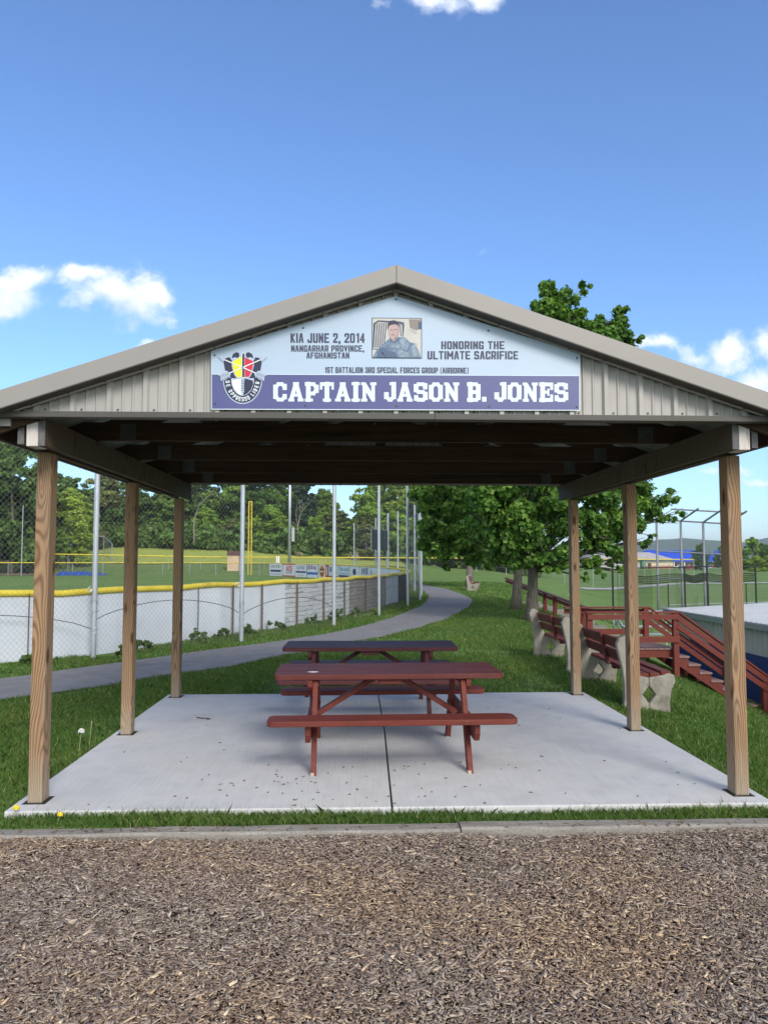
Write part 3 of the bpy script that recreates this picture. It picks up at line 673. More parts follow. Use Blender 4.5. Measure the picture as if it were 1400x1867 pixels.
# ---------------------------------------------------------------- flat lettering: strokes rasterised to quads
def seg(a, b, t): return (a[0], a[1], b[0], b[1], t)
def octo(x0, x1, y0, y1, c, t, parts='TBLR', tv=None):
    tv = tv or t; o = []
    if 'T' in parts: o.append((x0 + c, y1, x1 - c, y1, t))
    if 'B' in parts: o.append((x0 + c, y0, x1 - c, y0, t))
    if 'L' in parts: o.append((x0, y0 + c, x0, y1 - c, tv))
    if 'R' in parts: o.append((x1, y0 + c, x1, y1 - c, tv))
    for k, (a, b) in dict(TL=((x0, y1 - c), (x0 + c, y1)), TR=((x1 - c, y1), (x1, y1 - c)), BL=((x0, y0 + c), (x0 + c, y0)), BR=((x1 - c, y0), (x1, y0 + c))).items():
        if k[0] in parts and k[1] in parts: o.append((*a, *b, min(t, tv)))
    return o
def sans():
    G = {}; w, t, h = .46, .17, .16
    x0, x1, y0, y1 = t / 2, w - t / 2, h / 2, 1 - h / 2; ym = .5; c = .07
    L, Rr = (x0, 0.08, x0, .92, t), (x1, .08, x1, .92, t)
    T, B, M = (x0, y1, x1, y1, h), (x0, y0, x1, y0, h), (x0, ym, x1, ym, h)
    O = octo(x0, x1, y0, y1, c, h, tv=t)
    G['O'] = G['0'] = O
    G['A'] = [(x0 - .01, .04, w / 2 - .04, .96, t * .9), (x1 + .01, .04, w / 2 + .04, .96, t * .9), (.14, .28, w - .14, .28, h * .8)]
    G['B'] = [L, (x0, y1, x1 - c, y1, h), (x0, ym, x1 - c, ym, h), (x0, y0, x1 - c, y0, h), (x1, y0 + c, x1, ym - c, t), (x1, ym + c, x1, y1 - c, t), (x1 - c, y0, x1, y0 + c, h), (x1 - c, y1, x1, y1 - c, h)]
    G['C'] = octo(x0, x1, y0, y1, c, h, 'TBL', t) + [(x1 - c, y1, x1, y1 - c, h), (x1, y1 - c, x1, .72, t), (x1 - c, y0, x1, y0 + c, h), (x1, y0 + c, x1, .28, t)]
    G['D'] = [L, (x0, y1, x1 - c, y1, h), (x0, y0, x1 - c, y0, h), (x1, y0 + c, x1, y1 - c, t), (x1 - c, y0, x1, y0 + c, h), (x1 - c, y1, x1, y1 - c, h)]
    G['E'] = [L, T, B, (x0, ym, x1 - .05, ym, h)]; G['F'] = [L, T, (x0, ym, x1 - .05, ym, h)]
    G['G'] = octo(x0, x1, y0, y1, c, h, 'TBL', t) + [(x1 - c, y1, x1, y1 - c, h), (x1, y1 - c, x1, .74, t), (x1, y0, x1, .44, t), (.27, .46, x1, .46, h * .8)]
    G['H'] = [L, Rr, M]; G['I'] = [(x0, .08, x0, .92, t)]; G['J'] = [(x1, y0 + c, x1, .92, t), (x0 + c, y0, x1 - c, y0, h), (x0, y0 + c, x0, .3, t), (x0, y0 + c, x0 + c, y0, h), (x1 - c, y0, x1, y0 + c, h)]
    G['K'] = [L, (x0, .42, x1 - .01, .95, t * .9), (x0 + .08, .55, x1, .05, t * .9)]; G['L'] = [L, B]
    G['M'] = [(x0, .08, x0, .92, t), (w + .14 - t / 2, .08, w + .14 - t / 2, .92, t), (x0 + .02, .9, .3, .35, t * .85), (w + .12 - t / 2, .9, .3, .35, t * .85)]
    G['N'] = [L, Rr, (x0, .9, x1, .1, t * .9)]
    G['P'] = [L, (x0, y1, x1 - c, y1, h), (x0, .42, x1 - c, .42, h), (x1, .42 + c, x1, y1 - c, t), (x1 - c, .42, x1, .42 + c, h), (x1 - c, y1, x1, y1 - c, h)]
    G['R'] = G['P'] + [(x1 - .09, .42, x1, .05, t)]
    G['S'] = [(x0 + c, y1, x1 - c, y1, h), (x0 + c, ym, x1 - c, ym, h), (x0 + c, y0, x1 - c, y0, h), (x0, ym + c, x0, y1 - c, t), (x1, y0 + c, x1, ym - c, t), (x1, y1 - c, x1, .79, t), (x0, y0 + c, x0, .21, t),
              (x0, ym + c, x0 + c, ym, h), (x0, y1 - c, x0 + c, y1, h), (x1 - c, ym, x1, ym - c, h), (x1 - c, y0, x1, y0 + c, h), (x1 - c, y1, x1, y1 - c, h), (x0 + c, y0, x0, y0 + c, h)]
    G['T'] = [(.04, y1, w - .04, y1, h), (w / 2, .08, w / 2, .92, t)]
    G['U'] = [(x0, y0 + c, x0, .92, t), (x1, y0 + c, x1, .92, t), (x0 + c, y0, x1 - c, y0, h), (x0, y0 + c, x0 + c, y0, h), (x1 - c, y0, x1, y0 + c, h)]
    G['V'] = [(x0 - .01, .95, w / 2, .08, t * .95), (x1 + .01, .95, w / 2, .08, t * .95)]
    G['X'] = [(x0, .05, x1, .95, t), (x0, .95, x1, .05, t)]
    G['Y'] = [(x0, .95, w / 2, .45, t), (x1, .95, w / 2, .45, t), (w / 2, .08, w / 2, .5, t)]
    G['1'] = [(.24, .08, .24, .92, t), (.10, .80, .22, .92, h * .8)]
    G['2'] = [(x0 + c, y1, x1 - c, y1, h), (x1, ym + c, x1, y1 - c, t), (x1 - c, y1, x1, y1 - c, h), (x0, y1 - c, x0, .72, t), (x0, y1 - c, x0 + c, y1, h), (x1, ym + .1, x0, y0 + .08, t), B]
    G['3'] = [(x0 + c, y1, x1 - c, y1, h), (.2, ym, x1 - c, ym, h), (x0 + c, y0, x1 - c, y0, h), (x1, y0 + c, x1, ym - c, t), (x1, ym + c, x1, y1 - c, t), (x0, y1 - c, x0, .74, t), (x0, y0 + c, x0, .26, t), (x1 - c, y0, x1, y0 + c, h), (x1 - c, y1, x1, y1 - c, h)]
    G['4'] = [(x1 - .06, .08, x1 - .06, .92, t), (.05, .3, w, .3, h), (x1 - .08, .92, .06, .34, t * .7)]
    G[','] = [(.09, .0, .09, .12, t), (.09, .0, .04, -.14, t * .6)]; G['.'] = [(.09, .09, .09, .10, .17)]
    G['('] = [(.2, 1.0, .1, .8, t * .7), (.1, .8, .1, .15, t * .7), (.1, .15, .2, -.05, t * .7)]; G[')'] = [(.08, 1.0, .18, .8, t * .7), (.18, .8, .18, .15, t * .7), (.18, .15, .08, -.05, t * .7)]
    W = {k: w for k in G}; W['M'] = w + .14; W['I'] = t; W['1'] = .33; W[','] = .18; W['.'] = .18; W['('] = W[')'] = .28; W[' '] = .22; G[' '] = []
    return G, W
def slab_font():
    G = {}; w, t, h = .80, .27, .20; s = .15
    x0, x1, y0, y1 = t / 2, w - t / 2, h / 2, 1 - h / 2; c = .17
    def foot(x, y, hw=.20): return (x - hw + s / 2, y, x + hw - s / 2, y, s)
    yb, yt = s / 2, 1 - s / 2
    stem = lambda x: (x, .12, x, .88, t)
    G['C'] = octo(x0, x1, y0, y1, c, h, 'TBL', t) + [(x1 - c, y1, x1 - .02, y1 - c + .04, h), (x1 - .01, y1 - c, x1 - .01, .79, t * .9), (x1 - c, y0, x1 - .02, y0 + c - .04, h), (x1 - .01, y0 + c, x1 - .01, .23, t * .9)]
    G['O'] = octo(x0, x1, y0, y1, c, h, tv=t)
    G['A'] = [(.17, .12, .42, .88, t * .85), (.71, .12, .46, .88, t * .85), (.28, .34, .60, .34, .14), (.34, yt, .54, yt, s), foot(.15, yb, .19), foot(.73, yb, .19)]
    G['P'] = [stem(x0 + .07), foot(x0 + .1, yb, .235), (.08, y1, x1 - c, y1, h), (.3, .42, x1 - c, .42, h), (x1, .42 + c, x1, y1 - c, t), (x1 - c, .42, x1, .42 + c, h), (x1 - c, y1, x1, y1 - c, h)]
    G['T'] = [(.09, y1, w - .09, y1, h), stem(w / 2), foot(w / 2, yb, .23), (.07, .68, .07, .93, .14), (w - .07, .68, w - .07, .93, .14)]
    G['I'] = [(.24, .12, .24, .88, t), foot(.24, yb, .24), foot(.24, yt, .24)]
    G['N'] = [(.18, .12, .18, .88, t * .75), (.70, .12, .70, .88, t * .75), (.20, .85, .68, .15, t * .95), foot(.18, yb, .18), foot(.12, yt, .12), foot(.70, yt, .18)]
    G['J'] = [(.56, y0 + c, .56, .88, t), foot(.56, yt, .235), (x0 + c, y0, .56 - c, y0, h), (x0, y0 + c, x0, .36, t), (x0, y0 + c, x0 + c, y0, h), (.56 - c, y0, .56, y0 + c, h)]
    cs = .13; ym = .5
    G['S'] = [(x0 + cs, y1, x1 - cs, y1, h), (x0 + cs, ym, x1 - cs, ym, h), (x0 + cs, y0, x1 - cs, y0, h), (x0, ym + cs, x0, y1 - cs, t), (x1, y0 + cs, x1, ym - cs, t), (x1 - .01, y1 - cs, x1 - .01, .83, t * .9), (x0, y0 + cs, x0, .17, t * .9),
              (x0, ym + cs, x0 + cs, ym, h), (x0, y1 - cs, x0 + cs, y1, h), (x1 - cs, ym, x1, ym - cs, h), (x1 - cs, y0, x1, y0 + cs, h), (x1 - cs, y1, x1, y1 - cs, h), (x0 + cs, y0, x0, y0 + cs, h)]
    G['B'] = [stem(x0 + .07), (.08, y1, x1 - cs, y1, h), (.2, ym, x1 - cs, ym, h), (.08, y0, x1 - cs, y0, h), (x1 - .01, y0 + cs, x1 - .01, ym - cs + .02, t), (x1 - .02, ym + cs - .02, x1 - .02, y1 - cs, t), (x1 - cs, y0, x1, y0 + cs, h), (x1 - cs, y1, x1, y1 - cs, h), (x1 - cs, ym, x1, ym + cs, .12), (x1 - cs, ym, x1, ym - cs, .12)]
    G['E'] = [stem(x0 + .07), (.08, y1, w - .1, y1, h), (.08, y0, w - .1, y0, h), (.2, ym, .5, ym, .16), (w - .08, .70, w - .08, .92, .16), (w - .08, .08, w - .08, .30, .16), (.53, .38, .53, .62, .12)]
    G['.'] = [(.13, .13, .13, .14, .26)]; G[' '] = []
    W = {k: w for k in G}; W['I'] = .48; W['A'] = .88; W['N'] = .88; W['J'] = .69; W['.'] = .27; W[' '] = .30
    return G, W
def stroke_mask(segs, nx_, ny_, wd, y_lo, y_hi, ax=1.0):
    xs = (np.arange(nx_) + .5) / nx_ * wd; ys = y_lo + (np.arange(ny_) + .5) / ny_ * (y_hi - y_lo)
    X, Y = np.meshgrid(xs, ys); m = np.zeros(X.shape, bool)
    for (a, b, c, d, t) in segs:
        dx, dy = c - a, d - b; L = math.hypot(dx, dy) or 1e-6
        ux, uy = (dx / L, dy / L) if L > 1e-5 else (0, 1)
        al = (X - a) * ux + (Y - b) * uy; pe = abs(-(X - a) * uy + (Y - b) * ux)
        diag = abs(ux) > .1 and abs(uy) > .1
        cap = t * (.5 if not diag else .22)
        m |= (pe <= t / 2) & (al >= -cap) & (al <= L + cap)
    return m & (X <= wd) & ((Y >= 0) | (Y < 1))
def runs(mask):                                              # greedy rows -> rectangles (merged vertically)
    out = []; open_ = {}
    for j in range(mask.shape[0] + 1):
        row = {}
        if j < mask.shape[0]:
            r = np.flatnonzero(np.diff(np.r_[0, mask[j].astype(int), 0]))
            row = {(r[i], r[i + 1]): j for i in range(0, len(r), 2)}
        for k in list(open_):
            if k not in row: out.append((k[0], k[1], open_.pop(k), j))
        for k in row:
            if k not in open_: open_[k] = j
    return out
def text_words(font, txt, place, track=.06, nx_per=60, ny_=44, lo=-.2, hi=1.06):
    G, W = font; m = MB(); out = []; x = 0; tot = sum(W[c] + track for c in txt) - track
    for ch in txt:
        w = W[ch]
        if ch == ' ': out.append(m); m = MB()
        if G[ch]:
            nx_ = max(6, int(w * nx_per)); mk = stroke_mask(G[ch], nx_, ny_, w, lo, hi)
            for (a, b, j0, j1) in runs(mk):
                xa, xb = x + a / nx_ * w, x + b / nx_ * w; ya, yb = lo + j0 / ny_ * (hi - lo), lo + j1 / ny_ * (hi - lo)
                m.add([place(xa / tot, ya), place(xb / tot, ya), place(xb / tot, yb), place(xa / tot, yb)], [(0, 1, 2, 3)])
        x += w + track
    return [q for q in out + [m] if q.v]
def text_mb(*a, **k):
    ws = text_words(*a, **k)
    for q in ws[1:]: ws[0].add(q.v, q.f)
    return ws[0]
SANS, SLABF = sans(), slab_font()

# ---------------------------------------------------------------- memorial sign
SGY = 4.884
sign = empty('memorial_sign', P(720, 747, SGY), 'pale and purple memorial banner sign screwed to the pavilion gable', 'sign')
def SP(px, py, k=0): return P(px, py, SGY) + Vector((0, -.0006 * k - .004, 0))
def flat(polys, name, mat, k, parent):
    m = MB()
    for pl in polys: m.prism([SP(*p, k) for p in pl], (0, .0004, 0))
    return m.build(name, mat, parent)
outline = [(386, 746.5), (1056, 748.5), (1056.5, 645), (721.5, 540), (386, 640)]
m = MB(); m.prism([P(a, b, SGY) + Vector((0, -.0035, 0)) for a, b in outline], (0, .0035, 0)); panel = m.build('sign_panel', 'sign_pale', sign)
flat([[(386.3, 746.2), (1055.7, 748.2), (1055.7, 685.5), (386.3, 682.5)]], 'colour_band', 'sign_blue', 1, sign)
flat([[(386, 683), (1056, 686), (1056, 685), (386, 682)]], 'edge_line', 'sign_white', 2, sign)
flat([[(386, 747), (1056, 749), (1056, 747.6), (386, 745.6)], [(1055, 748), (1056.6, 748), (1056.6, 646), (1055, 645.4)], [(385.6, 746), (386.8, 746), (386.8, 641), (385.6, 641)]], 'edge_strip', 'sign_white', 2, sign)
def line(txt, x0, x1, yb, yt, font=SANS, mat='sign_text', name='lettering', k=2, tilt=0.0, track=.075, ny_=44):
    pl = lambda u, v: SP(x0 + (x1 - x0) * u, yb + (yt - yb) * v + tilt * u, k)
    for q in text_words(font, txt, pl, track, ny_=ny_): q.build(name, mat, sign)
line('KIA JUNE 2, 2014', 530, 665, 625.5, 608, tilt=0)
line('NANGARHAR PROVINCE,', 531, 664, 641.5, 630)
line('AFGHANISTAN', 559, 637, 654, 643)
line('HONORING THE', 804, 919, 637, 622.5)
line('ULTIMATE SACRIFICE', 779, 944, 655.5, 640.5)
line('1ST BATTALION 3RD SPECIAL FORCES GROUP (AIRBORNE)', 592, 854, 680, 669.5, tilt=1.2)
line('CAPTAIN JASON B. JONES', 498.5, 1035, 732.5, 697, SLABF, 'sign_white', 'name_lettering', 2, .8, .07, 60)
for (a, b) in ((722, 546), (392, 648), (392.5, 736), (553, 598), (890, 603), (1051, 653), (557, 739), (723, 740), (891, 741), (1051, 742)):
    m = MB(); p = SP(a, b, 3); m.tube([p + Vector((0, .003, 0)), p + Vector((0, -.005, 0))], [.0075, .005], 8); m.build('screw', 'screw_dark', sign)
# crest (photo-crop units, 7 to a pixel)
def C(p): return (380 + p[0] / 7, 630 + p[1] / 7)
def cflat(polys, name, mat, k, parent): return flat([[C(p) for p in pl] for pl in polys], name, mat, k, parent)
def ell(cx, cy, rx, ry, a0, a1, n=22): return [(cx + rx * math.cos(R(a0 + (a1 - a0) * i / n)), cy + ry * math.sin(R(a0 + (a1 - a0) * i / n))) for i in range(n + 1)]
def ringseg(cx, cy, rx, ry, wd, a0, a1, n=26):
    o, i_ = ell(cx, cy, rx, ry, a0, a1, n), ell(cx, cy, rx - wd, ry - wd, a0, a1, n)
    return [[o[k], o[k + 1], i_[k + 1], i_[k]] for k in range(n)]
def thick(a, b, w):
    d = Vector((b[0] - a[0], b[1] - a[1])).normalized() * w / 2; n = (-d.y, d.x)
    return [(a[0] + n[0], a[1] + n[1]), (b[0] + n[0], b[1] + n[1]), (b[0] - n[0], b[1] - n[1]), (a[0] - n[0], a[1] - n[1])]
crest = cflat([[(180, 160), (265, 150), (300, 105), (350, 80), (405, 88), (440, 120), (475, 88), (520, 78), (575, 105), (605, 150), (695, 160), (695, 300), (680, 400)] + ell(440, 430, 250, 318, 0, 180) + [(198, 400), (185, 300)]], 'crest', 'crest_silver', 3, sign)
cflat([[(195, 178), (272, 150), (305, 195), (300, 260), (330, 370), (365, 420), (300, 420), (218, 330), (200, 230)], [(683, 178), (605, 150), (580, 195), (585, 260), (552, 370), (520, 420), (585, 420), (665, 330), (682, 230)]], 'dark_field', 'crest_black', 4, crest)
cflat([[(300, 165), (318, 110), (360, 88), (395, 98), (400, 140), (370, 165), (350, 150)], [(580, 165), (560, 110), (520, 88), (485, 98), (480, 140), (510, 165), (530, 150)]], 'dark_plume', 'crest_black', 4, crest)
cflat(ringseg(440, 430, 238, 304, 92, -5, 185), 'motto_ribbon', 'crest_black', 4, crest)
cflat([[(430, 150), (400, 160), (350, 190), (305, 210), (312, 260), (332, 330), (365, 403), (430, 403)]], 'yellow_field', 'crest_yellow', 5, crest)
cflat([[(468, 150), (490, 165), (535, 185), (578, 205), (572, 260), (555, 330), (520, 403), (468, 403)]], 'red_field', 'crest_red', 5, crest)
cflat([[(436, 110), (462, 110), (462, 405), (436, 405)]], 'dark_blade', 'crest_black', 6, crest)
cflat([[(428, 115), (437, 90), (440, 115), (440, 405), (430, 405)]], 'blade_edge', 'crest_white', 6, crest)
cflat([[(300, 445), (320, 450), (370, 430), (425, 425), (425, 640), (380, 615), (335, 565), (308, 500)]], 'white_field', 'crest_white', 5, crest)
cflat([[(465, 425), (520, 435), (570, 450), (575, 500), (545, 565), (500, 615), (450, 640), (450, 600)]], 'lower_field', 'crest_black', 5, crest)
cflat([[(375, 405), (505, 405), (500, 425), (380, 425)], thick((440, 425), (440, 600), 40)], 'dagger_hilt', 'crest_silver', 7, crest)
cflat([[(422, 440 + k * 22), (458, 440 + k * 22), (458, 447 + k * 22), (422, 447 + k * 22)] for k in range(7)], 'hilt_bands', 'crest_black', 8, crest)
for s, f in ((0, lambda p: p), (1, lambda p: (880 - p[0], p[1]))):
    ar = cflat([[f(q) for q in thick((150, 160), (640, 370), 13)]], 'arrow', 'crest_white', 9, crest)
    cflat([[f(q) for q in [(125, 145), (245, 150), (215, 175), (195, 215)]]], 'arrowhead', 'crest_silver', 10, ar)
    cflat([[f(q) for q in [(590, 370), (640, 325), (690, 335), (755, 380), (720, 395), (715, 455), (660, 445), (610, 410)]]], 'fletching', 'crest_silver', 10, ar)
    cflat([[f(q) for q in thick((618 + k * 24, 385 + k * 10), (640 + k * 24, 350 + k * 8), 6)] for k in range(4)] + [[f(q) for q in thick((618 + k * 22, 396 + k * 10), (632 + k * 22, 430 + k * 6), 6)] for k in range(4)], 'vane_lines', 'crest_black', 11, ar)
def motto():
    G, W = SANS; m = MB(); txt = 'DE OPPRESSO LIBER'; tr = .16; tot = sum(W[c] + tr for c in txt); x = 0
    for ch in txt:
        w = W[ch]; u = (x + w / 2) / tot; a = R(176 - 172 * u); x += w + tr
        if not G[ch]: continue
        cx, cy = 440 + 192 * math.cos(a), 430 + 258 * math.sin(a)
        tx = Vector((192 * math.sin(a), -258 * math.cos(a))).normalized(); up = Vector((tx.y, -tx.x)); H_ = 58
        mk = stroke_mask(G[ch], 20, 26, w, -.05, 1.05)
        for (p, q, j0, j1) in runs(mk):
            f = lambda i, j: C((cx + tx.x * (i / 20 - .5) * w * H_ + up.x * (j / 26 - .5) * H_, cy + tx.y * (i / 20 - .5) * w * H_ + up.y * (j / 26 - .5) * H_))
            m.add([SP(*f(p, j0), 5.5), SP(*f(q, j0), 5.5), SP(*f(q, j1), 5.5), SP(*f(p, j1), 5.5)], [(0, 1, 2, 3)])
    m.build('motto_lettering', 'crest_white', crest)
motto()
# printed photograph (crop units, 8.75 to a pixel)
def Q(p): return (640 + p[0] / 8.75, 560 + p[1] / 8.75)
def pfl(polys, name, mat, k, parent): return flat([[Q(p) for p in pl] for pl in polys], name, 'print_' + mat, k, parent)
ph = pfl([[(330, 172), (1128, 178), (1128, 825), (330, 818)]], 'photo_print', 'dark', 3, sign)
pfl([[(342, 184), (1116, 190), (1116, 813), (342, 806)]], 'vehicle_body', 'cream', 4, ph)
pfl([[(355, 265), (430, 215), (760, 232), (840, 250), (848, 300), (830, 480), (815, 480), (815, 300), (800, 270), (440, 240), (375, 275), (350, 660), (345, 660)], [(342, 665), (470, 668), (470, 682), (342, 680)]], 'grille_frame', 'dark', 5, ph)
pfl([[(410 + k * 36, 258), (428 + k * 36, 258), (396 + k * 33, 650), (378 + k * 33, 650)] for k in range(-1, 5)] + [[(775, 260), (790, 260), (800, 470), (785, 470)]], 'grille_slots', 'dark', 5, ph)
pfl([[(920, 200), (1116, 200), (1116, 330), (1040, 380), (935, 330)]], 'distant_rubble', 'brown', 5, ph)
pfl([[(1070, 240), (1116, 240), (1116, 360), (1070, 355)]], 'blue_patch', 'navy', 6, ph)
pfl([[(930, 345), (1030, 370), (1050, 440), (960, 400)]], 'fender_shade', 'cream2', 6, ph)
pfl([[(980, 565), (1050, 580), (1065, 650), (1040, 610), (975, 580)]], 'wheel_arch', 'cream2', 6, ph)
sold = pfl([[(345, 806), (400, 700), (500, 600), (590, 520), (640, 500), (760, 480), (860, 490), (930, 560), (1010, 590), (1070, 690), (1112, 812)]], 'uniform', 'acu', 7, ph)
pfl([[(400, 806), (440, 700), (510, 640), (560, 700), (700, 720), (740, 806)], [(610, 480), (640, 530), (690, 560), (760, 500), (770, 530), (690, 580), (620, 550)]], 'shaded_cloth', 'acu3', 8, sold)
pfl([[(770, 520), (850, 500), (920, 600), (880, 700), (800, 640)], [(640, 610), (770, 600), (770, 660), (640, 655)], [(740, 720), (800, 690), (920, 740), (910, 806), (750, 806)], [(940, 640), (1010, 600), (1070, 720), (1100, 790), (1000, 780)]], 'pouches', 'acu2', 8, sold)
hd = pfl([[(585, 330), (600, 290), (740, 280), (765, 330), (770, 390), (755, 460), (720, 500), (700, 545), (680, 555), (640, 510), (605, 450)]], 'face', 'skin', 9, ph)
pfl([[(582, 345), (585, 270), (610, 228), (680, 215), (740, 235), (768, 290), (765, 335), (748, 300), (700, 275), (640, 290), (605, 305), (595, 350)]], 'hair', 'hair', 10, hd)
pfl([[(625, 372), (665, 366), (665, 376), (628, 382)], [(690, 365), (728, 362), (728, 372), (692, 375)], [(635, 442), (700, 440), (690, 456), (650, 458)], [(672, 375), (680, 415), (665, 418)]], 'features', 'skin2', 10, hd)
pfl([[(700, 300), (765, 335), (770, 390), (755, 460), (720, 500), (700, 545), (690, 500), (735, 440), (742, 380), (735, 320)], [(640, 505), (690, 520), (710, 480), (700, 540), (680, 555), (650, 530)]], 'cheek_shade', 'skin3', 9.5, hd)
pfl([[(630, 368), (660, 362), (662, 368), (632, 374)], [(694, 360), (726, 358), (726, 364), (696, 367)], [(640, 447), (698, 445), (694, 450), (646, 452)]], 'brows', 'hair', 11, hd)
pfl([[(478, 700), (560, 800), (540, 806), (470, 715)], [(500, 735), (530, 740), (520, 755), (495, 750)]], 'sling', 'dark', 9, sold)

# ---------------------------------------------------------------- picnic tables
def plank(L, W, T, r, z, y0):                                # rounded-corner plank, centred on x
    m = MB(); pts = []
    for (sx, sy, a0) in ((1, 1, 0), (-1, 1, 90), (-1, -1, 180), (1, -1, 270)):
        for i in range(5):
            a = R(a0 + i * 22.5); pts.append((sx * (L / 2 - r) + r * math.cos(a), y0 + sy * (W / 2 - r) + r * math.sin(a), z))
    return m.prism(pts, (0, 0, T))
def make_table(loc, rz, label, mat='red_paint'):
    t = empty('picnic_table', loc, label, 'picnic table', 'red picnic tables under the pavilion', rz)
    tp = None; w = .225
    for k in (-1, 0, 1):                                     # three planks of the top are one part
        q = plank(1.83, w, .042, .05 if k else .006, .658, k * (w + .006))
        if tp is None: tp = q
        else: tp.add(q.v, q.f)
    tp.build('tabletop', mat + '_worn' if mat == 'red_paint' else mat, t, local=True, bevel=.006)
    for s in (-1, 1):
        plank(1.86, .24, .042, .055, .385, s * .66).build('seat', mat, t, local=True, bevel=.007)
        for xs in (-.59, .59):
            m = MB(); m.prism([(xs - .02, s * .655, 0), (xs - .02, s * .56, 0), (xs - .02, s * .20, .655), (xs - .02, s * .295, .655)], (.04, 0, 0))
            lg = m.build('leg', mat, t, local=True, bevel=.004)
            m = MB(); m.prism([(xs - .0215, s * .6575, -.0), (xs - .0215, s * .557, .0), (xs - .0215, s * .555, .006), (xs - .0215, s * .646, .022)], (.026, 0, 0))
            m.build('worn_tip', 'bare_wood_tip', lg, local=True)
    for xs in (-.59, .59):
        o = .041 if xs > 0 else -.041
        m = MB(); m.prism([(xs + o - .02, -.72, .383), (xs + o - .02, .72, .383), (xs + o - .02, .72, .31), (xs + o - .02, .68, .25), (xs + o - .02, -.68, .25), (xs + o - .02, -.72, .31)], (.04, 0, 0))
        m.build('seat_support', mat, t, local=True, bevel=.004)
        m = MB(); m.prism([(xs + o - .02, -.33, .656), (xs + o - .02, .33, .656), (xs + o - .02, .33, .60), (xs + o - .02, .29, .565), (xs + o - .02, -.29, .565), (xs + o - .02, -.33, .60)], (.04, 0, 0))
        m.build('top_cleat', mat, t, local=True, bevel=.004)
        m = MB(); sg = 1 if xs > 0 else -1
        m.bar((sg * .10, -.0, .63), (sg * .575, 0, .335), .085, .04); m.build('brace', mat, t, local=True, bevel=.003)
    for xs in (-.59, .59):                                   # carriage bolts through leg and cross pieces
        for (yy, zz) in ((-.44, .345), (.44, .345), (-.275, .61), (.275, .61)):
            sg = 1 if xs > 0 else -1
            for e_ in (sg * .061, -sg * .0205):
                m = MB(); m.tube([(xs + e_, yy, zz), (xs + e_ + (sg if e_ * sg > 0 else -sg) * .006, yy, zz)], .011, 8); m.build('bolt', 'screw_dark', t, local=True)
    MB().box(-.085, .085, -.30, .30, .618, .656).build('centre_cleat', mat, t, local=True, bevel=.004)
    return t
make_table((.26, 6.50, 0), R(1.2), 'nearer dark red wooden picnic table with attached bench seats on the slab')
redpaint('red_maroon', (.085, .028, .030), (.125, .038, .039), (.11, .046, .05), .5)  # darker, more purple red for the farther table
make_table((.15, 8.38, 0), R(-.6), 'farther purplish maroon picnic table behind the nearer red one', 'red_maroon')
make = MB(); make.prism([(-.02 + .13 * math.cos(a) * (.25 if i % 2 else .35) - .33, 6.30 + .03 * math.sin(a), .7005) for i, a in enumerate(np.linspace(0, 6.28, 9)[:-1])], (0, 0, .0015))
tag(make.build('bird_dropping', 'white_paint'), 'small white bird dropping on the nearer table top', 'dropping')

# ---------------------------------------------------------------- park benches (face the ball field, +x)
def make_bench(loc, rz, label):
    b = empty('park_bench', loc, label, 'bench', 'red slat park benches with concrete ends', rz)
    back = [(.24, .02), (.24, .10), (.165, .20), (.24, .30), (.24, .395), (.15, .41), (.11, .50), (.07, .62), (.04, .74), (.02, .82), (-.03, .86), (-.09, .84), (-.12, .77), (-.10, .66), (-.06, .50), (-.04, .34), (-.04, .15), (-.06, 0), (.06, 0)]
    front = [(.2405, .02), (.40, 0), (.48, 0), (.475, .12), (.50, .26), (.545, .35), (.53, .42), (.47, .445), (.40, .42), (.2405, .395), (.2405, .30), (.315, .20), (.2405, .10)]
    for y in (-.98, .98):
        m = MB(); m.prism([(x, y - .04, z) for x, z in back], (0, .08, 0)); e = m.build('end_support', 'bench_concrete', b, local=True, bevel=.014)
        m = MB(); m.prism([(x, y - .04, z) for x, z in front], (0, .08, 0)); m.build('front_foot', 'bench_concrete', e, local=True, bevel=.014)
    # diamond opening is the gap between the two feet; seat and back boards
    for k, (x0, z0) in enumerate(((.19, .40), (.315, .405), (.44, .425))):
        MB().box(x0 - .056, x0 + .056, -1.0, 1.0, z0 - .0, z0 + .04).build('seat_slat', 'red_paint', b, local=True, bevel=.006)
    for (xa, za, xb, zb) in ((.105, .52, .07, .64), (.062, .67, .03, .80)):
        m = MB(); m.prism([(xa + .015, -.93, za), (xb + .015, -.93, zb), (xb - .022, -.93, zb - .005), (xa - .022, -.93, za - .005)], (0, 1.86, 0)); m.build('back_slat', 'red_paint', b, local=True, bevel=.005)
    m = MB(); m.bar((.085, 0, .42), (-.012, 0, .82), .09, .035, (1, 0, .2)); m.build('back_brace', 'red_paint', b, local=True, bevel=.004)
    MB().box(.14, .48, -.05, .05, .36, .399).build('seat_brace', 'red_paint', b, local=True)
    return b
b1 = make_bench((3.10, 9.72, TZ(3.4, 9.7) - .02), R(-1.5), 'red slatted bench with mossy concrete ends beside the middle right post')
def bench_copy(x, y, z, rz, label):
    c = copy_tree(b1); c.location = (x, y, z); c.rotation_euler = (0, 0, rz); c['label'] = label; return c
bench_copy(3.12, 12.3, TZ(3.4, 12.3) - .02, R(1), 'red slatted concrete-ended bench just behind the back right post')
bench_copy(6.25, 42.6, TZ(6.2, 42.6) - .01, R(-12), 'small distant red bench with white ends beside the curving path')

